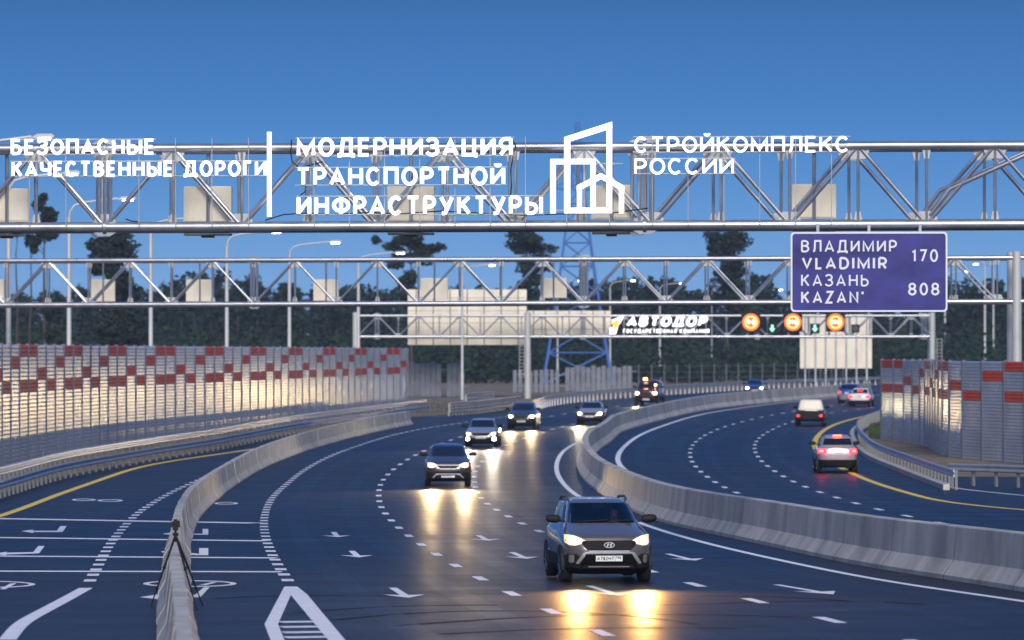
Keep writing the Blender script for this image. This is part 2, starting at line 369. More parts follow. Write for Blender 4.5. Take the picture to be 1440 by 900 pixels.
def poly_px(name, polys, mk='white_paint', h=0.005, sub=True):
    b = MB()
    for pl in polys:
        vs = []
        for i, p in enumerate(pl):
            q = pl[(i+1) % len(pl)]
            for k in range(3): vs.append((p[0]+(q[0]-p[0])*k/3, p[1]+(q[1]-p[1])*k/3))
        g = [G(*p) for p in vs]
        b.add([v3(p, h) for p in g], [tuple(range(len(g)))])
    return tag(b.build(name, mk), kind='structure')
poly_px('gore_chevron', [[(372, 878), (400, 825), (418, 825), (409, 837), (391, 878), (400, 900), (405, 912), (385, 912)], [(409, 837), (418, 825), (432, 836), (492, 908), (468, 908)]])
for y0 in (875, 882, 889.5, 896.5):
    strip_px('gore_bar', [(393+(y0-875)*0.35, y0), (441+(y0-875)*0.9, y0-0.7)], 0.45)
strip_px('guide_line', [(121, 827), (92, 843), (60, 860), (37, 872), (26, 880), (10, 901)], 0.26, smooth=1)
for pts in ([(470, 872), (640, 857), (830, 860), (980, 878)], [(560, 880), (760, 866), (960, 862), (1120, 868)], [(930, 851), (1040, 849), (1180, 842), (1300, 850)], [(420, 862), (560, 850), (700, 851)], [(620, 892), (820, 881), (1050, 884)], [(300, 842), (420, 835), (560, 838)], [(960, 838), (1070, 836), (1200, 846)]):
    strip_px('tyre_mark', pts, 0.2, 'asphalt_mark', smooth=1, h=0.003)
# straight arrows: 5 m templates laid along the lane
def arrow(px, py, path, ln=5.0, flip=1):
    p = G(px, py); m = slope(path, p.y); d = Vector((m, 1)).normalized(); r = perp(d)
    pts = [(-.075, ln), (.075, ln), (.075, 1.35), (.39, 1.6), (0, 0), (-.39, 1.6), (-.075, 1.35)]
    b = MB(); n = len(pts)
    P = [v3(p + r*(x*1.0) + d*y, 0.006) for x, y in pts]
    b.add(P, [(0, 1, 2, 6), (6, 2, 4), (2, 3, 4), (6, 4, 5)])
    return tag(b.build('lane_arrow', 'white_paint'), kind='structure')
for px, py, k in [(475, 755.5, 'mid'), (505, 784, 'mid'), (575, 841, 'mid'), (687, 760.5, 'mid'), (741, 786, 'inner'), (872, 838, 'inner'), (978, 788.5, 'edge'), (1172, 836, 'edge')]:
    arrow(px, py, PATH[k])
def shape_px(name, polys, h=0.006): return poly_px(name, polys, h=h)
shape_px('turn_arrow', [[(30, 747), (47, 745), (46, 746.6), (80, 746.6), (85, 740), (94, 740), (88, 748.4), (47, 748.4), (47, 750)]])
shape_px('turn_arrow', [[(-8, 779), (10, 776), (9, 777.5), (47, 776.6), (54, 768), (63, 768), (55, 778.4), (9, 780), (8, 781.5)]])
shape_px('turn_arrow', [[(226, 776), (240, 773), (239, 774.2), (280, 779), (280, 771), (293, 771), (293, 781), (239, 780.8)]])
shape_px('turn_arrow', [[(228, 751), (240, 749), (240, 750.6), (285, 750.6), (285, 744), (293, 744), (293, 752.2), (240, 752.2)]])
shape_px('turn_arrow', [[(197, 840), (226, 835.5), (224, 838), (274, 837), (287, 826), (295, 826), (282, 840), (224, 841), (222, 843)]])
def ring_px(cx, cy, rx, ry, th):
    b = MB(); n = 40; o = []; i_ = []
    for k in range(n):
        a_ = 2*math.pi*k/n
        o.append(v3(G(cx+rx*math.cos(a_), cy+ry*math.sin(a_)), 0.006)); i_.append(v3(G(cx+(rx-th)*math.cos(a_), cy+(ry-th*0.13)*math.sin(a_)), 0.006))
    b.add(o+i_, [(k, (k+1) % n, (k+1) % n+n, k+n) for k in range(n)])
    tag(b.build('speed_limit_marking', 'white_paint'), kind='structure')
for c in [(267, 821, 66, 4.6, 9), (-16, 822, 66, 4.8, 9), (118, 703, 17, 1.6, 5), (155, 704, 18, 1.6, 5), (318, 708, 17, 1.6, 5)]: ring_px(*c)
shape_px('speed_limit_marking', [[(236, 822.5), (250, 819.5), (262, 819.5), (248, 822.5)], [(280, 823), (298, 819), (306, 819), (290, 823)]])
shape_px('speed_limit_marking', [[(0, 829), (14, 821), (24, 820), (8, 829)]])

# ------------------------------------------------------------------ concrete barriers
JER = [(-.30, 0), (-.30, .08), (-.17, .34), (-.10, .98), (-.085, 1.0), (.085, 1.0), (.10, .98), (.17, .34), (.30, .08), (.30, 0)]
lb = offset(PATH['lbar'], -0.30)           # base traced on its right foot
fine = resample(lb, 0.5); nseg = 0
first = None
for i in range(0, len(fine)-6, 6):
    seg = [fine[i] + (fine[i+1]-fine[i])*0.015] + fine[i+1:i+6] + [fine[i+6] - (fine[i+6]-fine[i+5])*0.015]
    c = seg[3]; b = MB()
    jx = (random.random()-.5)*0.03
    b.sweep([v3(q)-Vector((c.x-jx, c.y, T(c.y))) for q in seg], [perp(tang(seg, k)) for k in range(len(seg))], [(x_, z_*.88) for x_, z_ in JER])
    o = b.build('barrier_segment', 'concrete', loc=(c.x, c.y, T(c.y)))
    tag(o, 'short pale concrete block of the curving barrier beside the yellow lined ramp', 'concrete barrier', 'concrete barrier segments')
med = PATH['edge']
base = pxpath([(1700, 885), (1440, 829), (1256, 806), (1132, 780), (1065, 763), (956, 742), (900, 724), (849, 697), (829, 684), (815, 667), (810, 652), (814, 637), (838, 622)] + [], 1.5, 2)
# the far part is traced on the foot at the other carriageway, then shifted across the barrier
farf = pxpath([(860, 615), (899, 600), (999, 576), (1110, 564.5), (1239, 554)], 1.5, 2)
farb = offset(farf, -0.85)
cen = [p for p in offset(base, 0.42)] + [p + Vector((0.42*0.9, 0)) for p in farb[3:]]
cen = spline(cen[::5], 1.5, 5)
MED = [(-.42, 0), (-.42, .09), (-.21, .38), (-.15, 1.03), (-.13, 1.05), (.13, 1.05), (.15, 1.03), (.21, .38), (.42, .09), (.42, 0)]
mr_ = empty('median_barrier', v3(cen[20]), 'long stained concrete median wall curving between the two carriageways', 'concrete barrier')
off = Vector(mr_.location); b = MB()
b.sweep([v3(q)-off for q in cen], [perp(tang(cen, k)) for k in range(len(cen))], MED); b.build('barrier_wall', 'concrete_dirty', mr_)
b = MB()
for i in range(3, len(cen)-2, 4):       # joints every 6 m, proud by 4 mm
    q = cen[i]; t = tang(cen, i); r = perp(t)
    b.sweep([v3(q - t*0.012)-off, v3(q + t*0.012)-off], [r, r], [(x*1.012, z+0.003 if z > .5 else z) for x, z in MED])
b.build('joint', 'steel_dark', mr_)

# ------------------------------------------------------------------ guard rails
WB = [(0, -.155), (.045, -.12), (.045, -.07), (0, -.02), (0, .02), (.045, .07), (.045, .12), (0, .155), (-.008, .155), (-.008, -.155)]
def guardrail(label, path, heights, side=1, step=2.0, h=1.0, mk='rail_steel', postmk='rail_post', maxposts=100, group=None):
    p0 = path[len(path)//2]; root = empty('guardrail', v3(p0), label, 'guard rail', group); off = Vector(root.location)
    pr = [(side*x, z) for x, z in WB]
    for hh in heights:
        b = MB(); b.sweep([v3(q, hh)-off for q in path], [perp(tang(path, k)) for k in range(len(path))], pr); b.build('rail', mk, root, 40)
    posts = resample(path, step)
    for i, q in enumerate(posts[:maxposts]):
        r = perp(tang(posts, i)); b = MB()
        b.box(v3(q - r*side*0.07, h/2) - off, (0.09, 0.12, h), (r.x, r.y, 0)); b.build('post', postmk, root)
    return root
gl_ = guardrail('long two tier steel guard rail along the left noise wall', PATH['lrail'], (0.5, 0.98), 1, 2.0, 1.1)
rr = [p for p in PATH['rrail']]
g2_ = guardrail('curved steel guard rail edging the sandy verge on the right', rr, (0.62,), -1, 2.0, 0.75)
frp = PATH['frail']
guardrail('far pale guard rail with closely set posts along the forest side', frp, (0.72,), 1, 2.2, 0.7, 'steel_light', 'white_paint')
pa = [G(*p) for p in [(1334, 682), (1390, 684), (1440, 686), (1520, 690)]]
guardrail('short straight guard rail below the right noise wall', spline(pa, 1.5, 1), (0.7,), 1, 1.55, 0.8)
pa = [G(*p) for p in [(633, 585), (670, 582), (700, 578), (733, 574)]]
guardrail('short pale guard rail piece beyond the end of the left noise wall', spline(pa, 1.0, 1), (0.4, 0.8), 1, 1.0, 0.9, 'board_pale', 'board_pale')
pa = [G(*p) for p in [(656, 571), (675, 568), (695, 567)]]
guardrail('smallest pale guard rail piece set back behind another rail', spline(pa, 1.0, 1), (0.4, 0.8), 1, 1.0, 0.9, 'board_pale', 'board_pale')
# kerb under the right rail and its white line
b = MB(); kp = offset(rr, -0.3)
b.sweep([v3(q) for q in kp], [perp(tang(kp, k)) for k in range(len(kp))], [(-.12, -.02), (-.12, .2), (.12, .24), (.12, -.02)])
tag(b.build('kerb', 'concrete'), kind='structure')
strip_px('edge_line', [(1318, 678), (1335, 684), (1350, 687.5), (1440, 697), (1520, 705)], 0.16, smooth=1)

# ------------------------------------------------------------------ noise walls
def noise_wall(label, path, ztop, side, phase=0, bay=3.0, rows=10):
    p = resample(path, bay); root = empty('noise_wall', v3(p[len(p)//2]), label, 'noise wall'); off = Vector(root.location)
    for i in range(len(p)-1):
        a_, b2 = p[i], p[i+1]; d = (b2-a_); l = d.length; d = d.normalized(); r = perp(d)*side
        za = min(T(a_.y), T(b2.y)) - 0.05; zt = ztop(i/(len(p)-1)); h = (zt-za)/rows
        k = (i+phase) % 5
        mb = MB()
        for row in range(rows):                       # row 0 at the top
            red = (row == 0 and k in (0, 1)) or (row == 3 and k in (0, 1, 3)) or (row == 2 and k == 2) or (row == 1 and k == 4)
            z1 = zt - row*h; z0 = z1 - h
            for q in range(3):
                zz = z0 + (z1-z0)*q/3; hh = (z1-z0)/3
                prof = [(0, 0), (0.035, 0.18), (0.035, 0.78), (0, 1.0)]
                A = a_ + d*0.07; B = b2 - d*0.07
                vs = []
                for (o, t) in prof:
                    for P in (A, B): vs.append(Vector((P.x+r.x*o, P.y+r.y*o, zz+hh*t))-off)
                mb.add(vs, [(0, 1, 3, 2), (2, 3, 5, 4), (4, 5, 7, 6)], 1 if red else 0)
        # back sheet gives the panel its thickness
        A = a_ + d*0.07 - r*0.1; B = b2 - d*0.07 - r*0.1
        mb.add([Vector((A.x, A.y, za))-off, Vector((B.x, B.y, za))-off, Vector((B.x, B.y, zt))-off, Vector((A.x, A.y, zt))-off], [(0, 1, 2, 3)], 0)
        A2 = a_ + d*0.07; B2 = b2 - d*0.07
        mb.add([Vector((A.x, A.y, zt))-off, Vector((B.x, B.y, zt))-off, Vector((B2.x, B2.y, zt))-off, Vector((A2.x, A2.y, zt))-off], [(0, 1, 2, 3)], 0)
        mb.build('panel', ['panel_grey', 'panel_red'], root)
        pb = MB(); zc = (za+zt+0.06)/2
        pb.box(Vector((a_.x, a_.y, zc))-off, (0.13, 0.16, zt-za+0.06), (d.x, d.y, 0)); pb.build('post', 'wall_post', root)
    return root
lw = pxpath([(-120, 684), (0, 657), (100, 637.5), (200, 622), (350, 604), (450, 591), (520, 582), (575, 576)], 1.0, 2)
noise_wall('tall grey noise wall with red chequers on the left, behind the double guard rail', lw, lambda t: ZC + 0.22*(1-t) - 0.0, 1, phase=3)
rw = pxpath([(1240, 618), (1268, 621), (1298, 626), (1309, 631), (1318, 636), (1328, 640), (1345, 643), (1390, 647), (1440, 651), (1520, 660)], 0.5, 1)
noise_wall('tall grey and red noise wall on the sandy right verge', rw, lambda t: ZC - 0.62 + 0.02*t, 1, phase=0)

# ------------------------------------------------------------------ stroke lettering
def arc(cx, cy, rx, ry, a0, a1, n=12):
    return [(cx+rx*math.cos(R(a0+(a1-a0)*k/n)), cy+ry*math.sin(R(a0+(a1-a0)*k/n))) for k in range(n+1)]
def bowl(y0, y1, x0=0, x1=1, sx=0.45):
    c = (y0+y1)/2; ry = (y1-y0)/2; xm = x0+(x1-x0)*sx
    return [(x0, y1)] + arc(xm, c, x1-xm, ry, 90, -90, 12) + [(x0, y0)]
BRV = [('t', arc(.5, 1.33, .22, .14, 180, 360, 8))]
OO = [('c', arc(.5, .5, .5, .5, 0, 360, 28)[:-1])]
def _o(): return OO
GL = {
 'А': (.80, [[(0, 0), (.5, 1), (1, 0)], [(.22, .27), (.78, .27)]]), 'Б': (.66, [[(.92, 1), (0, 1), (0, 0)], bowl(0, .58)]),
 'В': (.68, [[(0, 0), (0, 1)], bowl(.53, 1, 0, .92), bowl(0, .53)]), 'Г': (.58, [[(0, 0), (0, 1), (1, 1)]]),
 'Д': (.86, [[(.14, 0), (.27, 1), (.84, 1), (.84, 0)], [(0, -.16), (0, 0), (1, 0), (1, -.16)]]),
 'Е': (.60, [[(1, 1), (0, 1), (0, 0), (1, 0)], [(0, .51), (.9, .51)]]), 'З': (.66, [arc(.44, .765, .5, .235, 160, -90, 12), arc(.44, .265, .56, .265, 90, -160, 12), [(.3, .53), (.5, .53)]]),
 'И': (.74, [[(0, 1), (0, 0)], [(1, 1), (1, 0)], [(0, .06), (1, .94)]]), 'К': (.70, [[(0, 0), (0, 1)], [(.98, 1), (.06, .42)], [(.34, .58), (1, 0)]]),
 'Л': (.76, [[(0, 0), (.12, .04), (.2, .25), (.25, 1), (1, 1), (1, 0)]]), 'М': (.92, [[(0, 0), (0, 1), (.5, .12), (1, 1), (1, 0)]]),
 'Н': (.74, [[(0, 0), (0, 1)], [(1, 0), (1, 1)], [(0, .51), (1, .51)]]), 'О': (.80, OO), 'П': (.74, [[(0, 0), (0, 1), (1, 1), (1, 0)]]),
 'Р': (.66, [[(0, 0), (0, 1)], bowl(.42, 1)]), 'С': (.74, [arc(.5, .5, .5, .5, 42, 318, 20)]), 'Т': (.70, [[(0, 1), (1, 1)], [(.5, 1), (.5, 0)]]),
 'У': (.74, [[(0, 1), (.53, .32)], [(1, 1), (.5, .2), (.38, .03), (.24, 0), (.08, 0)]]), 'Ф': (.92, [('c', arc(.5, .52, .5, .36, 0, 360, 24)[:-1]), [(.5, -.02), (.5, 1.02)]]),
 'Ц': (.78, [[(0, 1), (0, 0), (1, 0), (1, -.17)], [(.86, 1), (.86, 0)]]), 'Ч': (.70, [[(0, 1), (0, .62), (.08, .47), (.25, .42), (1, .42)], [(1, 1), (1, 0)]]),
 'Ы': (.90, [[(0, 0), (0, 1)], bowl(0, .58, 0, .66), [(1, 0), (1, 1)]]), 'Ь': (.66, [[(0, 0), (0, 1)], bowl(0, .58)]),
 'Я': (.68, [[(1, 0), (1, 1)], [(1-x, y) for x, y in bowl(.42, 1)], [(.55, .42), (0, 0)]]), ' ': (.34, []),
 'V': (.78, [[(0, 1), (.5, 0), (1, 1)]]), 'L': (.54, [[(0, 1), (0, 0), (1, 0)]]), 'D': (.74, [[(0, 0), (0, 1)], bowl(0, 1, 0, 1, .4)]),
 'I': (.01, [[(.5, 0), (.5, 1)]]), 'R': (.66, [[(0, 0), (0, 1)], bowl(.42, 1), [(.5, .42), (1, 0)]]), 'Z': (.66, [[(0, 1), (1, 1), (0, 0), (1, 0)]]),
 'N': (.74, [[(0, 0), (0, 1), (1, 0), (1, 1)]]), "'": (.04, [[(.5, 1.02), (.3, .78)]]),
 '0': (.58, OO), '1': (.32, [[(0, .8), (.9, 1), (.9, 0)]]), '7': (.56, [[(0, 1), (1, 1), (.35, 0)]]),
 '8': (.58, [('c', arc(.5, .76, .43, .24, 0, 360, 20)[:-1]), ('c', arc(.5, .26, .5, .26, 0, 360, 20)[:-1])]),
 '2': (.56, [arc(.5, .72, .48, .28, 165, -35, 12) + [(0, 0), (1, 0)]]), '9': (.58, [('c', arc(.5, .69, .48, .31, 0, 360, 20)[:-1]), arc(.35, .55, .63, .55, 20, -80, 8)]),
}
for k_, l_ in (('A', 'А'), ('M', 'М'), ('K', 'К')): GL[k_] = GL[l_]
GL['Й'] = (GL['И'][0], GL['И'][1]+[arc(.5, 1.3, .2, .13, 180, 360, 8)])
def ribbon2(pts, t, closed=False):
    n = len(pts); L_, R_ = [], []
    for i in range(n):
        p = Vector(pts[i])
        a_ = Vector(pts[(i-1) % n]) if (closed or i > 0) else None; c = Vector(pts[(i+1) % n]) if (closed or i < n-1) else None
        d0 = (p-a_).normalized() if a_ is not None else (c-p).normalized(); d1 = (c-p).normalized() if c is not None else d0
        n0 = Vector((-d0.y, d0.x)); n1 = Vector((-d1.y, d1.x)); m_ = n0+n1
        if m_.length < 0.2: m_ = n0
        m_.normalize(); k = min(2.2, 1/max(0.3, m_.dot(n0)))
        L_.append(p+m_*(t/2*k)); R_.append(p-m_*(t/2*k))
    lo, hi = min(q[1] for q in pts)-t/2, max(q[1] for q in pts)+t/2
    for S_ in (L_, R_):
        for p in S_: p.y = min(hi, max(lo, p.y))
    return L_, R_
def text_mesh(mb, txt, org, ux, uz, un, width, cap, t, depth_=0.03, m=0, gap=None, slant=0.0):
    """stroke letters; org lower left, width and cap height in metres, un towards the reader"""
    gap = t*1.15 if gap is None else gap
    raw = [GL[c][0]*cap for c in txt]; tot = sum(raw)+gap*(len(txt)-1)+0
    # letters keep the stroke width; only their bodies stretch
    kx = (width - gap*(len(txt)-1) - t*len(txt)*0)/max(1e-6, sum(raw)); x = 0.0; cnt = 0
    org = Vector(org); ux = Vector(ux); uz = Vector(uz); un = Vector(un)
    for c, wr in zip(txt, raw):
        wl = max(wr*kx, t) if c != ' ' else wr*kx
        for st in GL[c][1]:
            closed = isinstance(st, tuple); pl = st[1] if closed else st
            q = [(x + t/2 + u*(wl-t), t/2 + v*(cap-t)) for u, v in pl]
            L_, R_ = ribbon2(q, t, closed); n = len(q); dz = depth_ + (cnt % 5)*0.0017*max(1, cap*2); cnt += 1
            vs = []
            for (side, hh) in ((L_, dz), (R_, dz), (L_, 0), (R_, 0)):
                for p in side: vs.append(org + ux*(p.x+slant*p.y) + uz*p.y + un*hh)
            fs = []
            for i in range(n if closed else n-1):
                j = (i+1) % n
                fs += [(i, j, n+j, n+i), (2*n+i, 3*n+i, 3*n+j, 2*n+j), (i, 2*n+i, 2*n+j, j), (n+i, n+j, 3*n+j, 3*n+i)]
            if not closed: fs += [(0, n, 3*n, 2*n), (n-1, 3*n-1, 4*n-1, 2*n-1)]
            mb.add(vs, fs, m)
        x += wl+gap
    return mb

# ------------------------------------------------------------------ gantries
class Gantry:
    def __init__(s, Y0, k): s.Y0 = Y0; s.k = k; s.ux = Vector((1, k, 0)).normalized(); s.un = Vector((s.ux.y, -s.ux.x, 0))
    def p(s, px, py, front=0.0):          # pixel on the front plane, moved towards the reader by front
        Y = (s.Y0)/(1-s.k*(px-720)/F); v = at(px, py, Y)
        return v + s.un*front
    def pp(s, px, py, front):             # pixel traced on a plane parallel to the front one
        Y = (s.Y0-front*math.sqrt(1+s.k*s.k))/(1-s.k*(px-720)/F); return at(px, py, Y)
def truss(g, label, y_top, y_bot, nodes, wide, rc, rb, shift=0.0, joints=(), legs=(), left_px=None, right_px=None, legr=0.28, double=True):
    """nodes: (px of lower node 0, px spacing, first index, last index); chords at rows y_top(px), y_bot(px)"""
    x0, dx, i0, i1 = nodes
    base = g.p(720, y_bot(720)); root = empty('sign_gantry', (base.x, base.y, 0), label, 'gantry'); off = Vector(root.location)
    xl = left_px if left_px is not None else x0+dx*i0; xr = right_px if right_px is not None else x0+dx*i1
    back = Vector((-shift, wide, 0))
    for sh in ((Vector((0, 0, 0)), back) if double else (Vector((0, 0, 0)),)):
        for yy, rr_ in ((y_top, rc*0.85), (y_bot, rc)):
            b = MB(); b.tube(g.p(xl, yy(xl))+sh-off, g.p(xr, yy(xr))+sh-off, rr_, n=16); b.build('chord', 'steel', root, 40)
        for i in range(i0, i1+1):
            px = x0+dx*i
            B_ = g.p(px, y_bot(px))+sh; T_ = g.p(px, y_top(px))+sh
            lower = (i % 2 == 0)
            b = MB(); b.tube(B_-off, T_-off, rb*0.75, n=8); b.build('upright', 'steel', root, 40)
            z1 = (T_.z-B_.z)
            hgt = 0.17*z1/1.9
            big, small = 1.7*hgt, 0.6*hgt
            for P, sg, wd in ((B_, 1, big if lower else small), (T_, -1, small if lower else big)):
                b = MB(); b.prism([(-wd, 0), (wd, 0), (wd*0.6, hgt*1.35*sg), (-wd*0.6, hgt*1.35*sg)], P+g.un*0.012+Vector((0, 0, rc*0.7*sg))-off, g.ux, Vector((0, 0, 1)), -g.un*0.024); b.build('gusset_plate', 'steel_light', root)
            if i < i1:
                pn = x0+dx*(i+1)
                q0 = g.p(px, (y_bot if lower else y_top)(px))+sh; q1 = g.p(pn, (y_top if lower else y_bot)(pn))+sh
                b = MB(); b.tube(q0-off, q1-off, rb, n=8); b.build('diagonal', 'steel', root, 40)
    if double:
        b = MB()
        for i in range(i0, i1):
            px, pn = x0+dx*i, x0+dx*(i+1)
            for yy in (y_top, y_bot):
                b.tube(g.p(px, yy(px))-off, g.p(px, yy(px))+back-off, rb*0.6, n=6); b.tube(g.p(px, yy(px))-off, g.p(pn, yy(pn))+back-off, rb*0.5, n=6)
        b.build('cross_bracing', 'steel', root, 40)
    for jx in joints:
        for sh in (Vector((0, 0, 0)), back):
            b = MB()
            for yy in (y_top, y_bot):
                c = g.p(jx, yy(jx))+sh-off
                b.tube(c-g.ux*0.04, c+g.ux*0.04, rc*1.3, n=16)
                for sz in (1, -1):
                    b.prism([(-rc*2.6, 0), (rc*2.6, 0), (rc*1.1, sz*rc*.9), (-rc*1.1, sz*rc*.9)], c+Vector((0, 0, sz*rc*0.8))-g.un*0.015, g.ux, Vector((0, 0, 1)), g.un*0.03)
            xo = g.ux*rc*1.1
            b.tube(g.p(jx, y_bot(jx))+sh+xo-off, g.p(jx, y_top(jx))+sh+xo-off, rb*0.85, n=8)
            b.tube(g.p(jx, y_bot(jx))+sh-xo-off, g.p(jx, y_top(jx))+sh-xo-off, rb*0.85, n=8)
            b.build('flange_joint', 'steel', root, 40)
    for lx in legs:
        for sh in (Vector((0, 0, 0)), back):
            t_ = g.p(lx, y_top(lx))+sh
            b = MB(); b.tube(Vector((t_.x, t_.y, T(t_.y)-0.05))-off, t_+Vector((0, 0, 0.3))-off, legr, legr*0.85, n=16); b.build('column', 'pole', root, 40)
    return root
g1 = Gantry(120.0, -0.085); g2 = Gantry(243.0, -0.1); g3 = Gantry(432.0, 0.0)
t1 = lambda x: 205.5-(x-720)*5/1440+1; b1 = lambda x: 317.5-(x-720)*5/1440
t2 = lambda x: 364.5-(x-720)*4.5/1440; b2 = lambda x: 426.5-(x-720)*5/1440
t3 = lambda x: 444.0; b3 = lambda x: 473.5
gan1 = truss(g1, 'nearest large gantry truss of thick shiny pipes across the whole picture', t1, b1, (147.5, 96.3, -4, 14), 1.2, 0.125, 0.05, 0.14, joints=(147.5, 907), legs=(-420, 2150), left_px=-470, right_px=2200)
b = MB()                                   # bent pipe pairs near the right end
off = Vector(gan1.location)
for sh in (Vector((0, 0, 0)), Vector((-.14, 1.2, 0))):
    for q in ([(1308, 303), (1336, 266), (1440, 219), (1500, 192)],):
        b.pipe([g1.p(x, y)+sh-off for x, y in q], 0.05, n=8)
b.build('diagonal', 'steel', gan1, 40)
gan2 = truss(g2, 'second gantry truss of pale pipes behind the lettered one, above the left noise wall', t2, b2, (8, 58.1, -2, 24), 1.9, 0.13, 0.055, 0.06, joints=(357, 822), legs=(-140, 1430), left_px=-150, right_px=1440, double=True, legr=0.26)
gan3 = truss(g3, 'far small gantry truss with round lit speed signs and company lettering', t3, b3, (502, 28.9, 0, 28), 1.6, 0.13, 0.055, 0.0, joints=(530, 820, 1065, 1300), legs=(500, 742, 1311), left_px=500, right_px=1312, legr=0.3)
off = Vector(gan3.location)
for lx in (734, 1321):
    b = MB(); c = at(lx, 490, 431.0)
    for s_ in (-.22, .22): b.tube(Vector((c.x+s_, 431, T(431)+1.8))-off, Vector((c.x+s_, 431, 3+T(431)+2.2))-off, 0.03, n=6)
    for z in range(12): b.tube(Vector((c.x-.22, 431, T(431)+1.8+z*.3))-off, Vector((c.x+.22, 431, T(431)+1.8+z*.3))-off, 0.025, n=6)
    b.build('ladder', 'steel_light', gan3)

def back_box(g, x0, x1, y0, y1, label, front, group, chord_b, chord_t, plate=True):
    c = g.pp((x0+x1)/2, (y0+y1)/2, front); wv = (g.pp(x1, y1, front)-g.pp(x0, y1, front)).length; h = g.pp(x0, y0, front).z-g.pp(x0, y1, front).z
    root = empty('lane_sign', c - Vector((0, 0, h/2)), label, 'sign', group); off = Vector(root.location)
    rim = 0.03
    b = MB(); b.obox(c-off, g.ux*wv/2, g.un*0.09, Vector((0, 0, h/2))); b.obox(c-off+g.un*0.1, g.ux*(wv/2-rim), g.un*0.012, Vector((0, 0, h/2-rim))); b.build('housing', 'cream', root)
    q = g.pp((x0+x1)/2, chord_t((x0+x1)/2), front+0.16); q0 = g.pp((x0+x1)/2, chord_b((x0+x1)/2), front+0.16)
    b = MB(); b.tube(q-off, q0-off-Vector((0, 0, .1)), 0.045, n=8); b.build('mast', 'steel', root, 40)
    if plate:
        b = MB(); b.box(q0-off-Vector((0, 0, .19)), (wv*0.95, 0.5, 0.05), g.ux); b.box(q0-off-Vector((0, 0, .24)), (wv*0.25, 0.3, 0.05), g.ux); b.build('mount_plate', 'steel_dark', root)
    return root
for (x0, x1, y0, y1, lb_) in [(-22, 41, 265, 312, 'cream back of a lane sign cut off by the left picture edge'), (259, 326, 262, 313, 'cream back of a lane sign below the words about quality roads'), (545, 611, 262, 311, 'cream back of a lane sign half hidden by the lowest lettering line'), (832, 888, 260, 308, 'cream back of a lane sign behind the building emblem'), (1114, 1176, 259, 307, 'cream back of a lane sign just above the blue destination sign')]:
    back_box(g1, x0, x1, y0, y1, lb_, -1.5, 'lane sign backs on the near gantry', b1, t1)
for (x0, x1, y0, y1, lb_) in [(-20, 6, 393, 424, 'small cream sign back at the left edge on the second gantry'), (128, 162, 393, 424, 'small cream sign back in front of the dark leaning tree'), (262, 300, 393, 424, 'small cream sign back on the second gantry above the middle of the noise wall'), (441, 476, 393, 423, 'small cream sign back left of the wide board, above the wall end'), (592, 630, 391, 421, 'small cream sign back overlapping the wide cream board'), (760, 797, 391, 419, 'small cream sign back in front of the lattice pylon')]:
    back_box(g2, x0, x1, y0, y1, lb_, -2.0, 'small sign backs on the second gantry', b2, t2, False)

def lit_sign(g, label, lines, t, front=0.32, frame=True, sp=None):
    x0 = min(l[1] for l in lines); y1 = max(l[4] for l in lines); c = g.p(x0, y1, front)
    root = empty('illuminated_sign', c, label, 'sign'); off = Vector(root.location)
    for (txt, xa, xb, ya, yb) in lines:
        o = g.pp(xa, yb, front); e = g.pp(xb, yb-(xb-xa)*5/1440*0.7, front); cap = (yb-ya)/F*o.y; wv = (e-o).length
        ux = (e-o).normalized()
        b = MB(); text_mesh(b, txt, o-off, ux, Vector((0, 0, 1)), g.un, wv, cap, cap*t, 0.05, gap=cap*t*(0.95 if sp is None else sp)); b.build('text_line', 'letters', root)
        if frame:
            b = MB()
            for yy in (ya+0.5, yb-1):
                b.tube(g.pp(xa-2, yy, front-0.08)-off, g.pp(xb+2, yy-(xb-xa)*5/1440*.7, front-0.08)-off, 0.014, n=6)
            b.build('carrier_tube', 'steel_light', root)
    if frame:
        b = MB(); xa = x0; xb = max(l[2] for l in lines); ya = min(l[3] for l in lines); n = max(3, int((xb-xa)/55))
        for k in range(n+1):
            x = xa+(xb-xa)*(k+.5)/(n+1); b.tube(g.pp(x, ya-2, front-0.12)-off, g.pp(x, b1(x), front-0.12)-off, 0.010, n=6)
        b.build('hanger', 'steel_light', root)
    return root
lit_sign(g1, 'white lit slogan in two lines about safe quality roads at far left', [('БЕЗОПАСНЫЕ', 15.5, 217.5, 195.5, 218), ('КАЧЕСТВЕННЫЕ ДОРОГИ', 16.5, 375, 226.5, 249)], 0.18)
s2 = lit_sign(g1, 'white lit slogan in three lines about modernising transport infrastructure', [('МОДЕРНИЗАЦИЯ', 417.5, 721, 193.5, 220.5), ('ТРАНСПОРТНОЙ', 417, 710.5, 235, 261.5), ('ИНФРАСТРУКТУРЫ', 417.5, 763.5, 275.5, 303)], 0.18)
lit_sign(g1, 'thinner white lit lettering in two lines beside the building emblem', [('СТРОЙКОМПЛЕКС', 892, 1194.5, 192, 215), ('РОССИИ', 892, 1032, 222.5, 245.5)], 0.15, sp=1.25)
b = MB(); off = Vector(s2.location)
for q in ([(411, 197), (410, 215), (412, 228), (422, 236), (440, 232), (455, 228)], [(720, 194), (726, 205), (722, 222), (719, 240), (720, 262), (718, 280)], [(374, 310), (400, 302), (430, 300), (470, 302), (520, 299), (560, 301), (620, 297), (680, 300), (740, 303), (790, 301), (860, 300), (912, 293)], [(178, 308), (186, 311), (195, 312)], [(425, 250), (431, 262), (430, 270), (422, 276)]):
    b.pipe([g1.p(x, y, 0.16)-off for x, y in spl] if False else [g1.p(x, y, 0.16)-off for x, y in q], 0.016, n=6)
b.build('cable', 'black', s2, 60)
c = g1.p(381, 305, 0.3); b = MB(); h = (305-186)/F*c.y
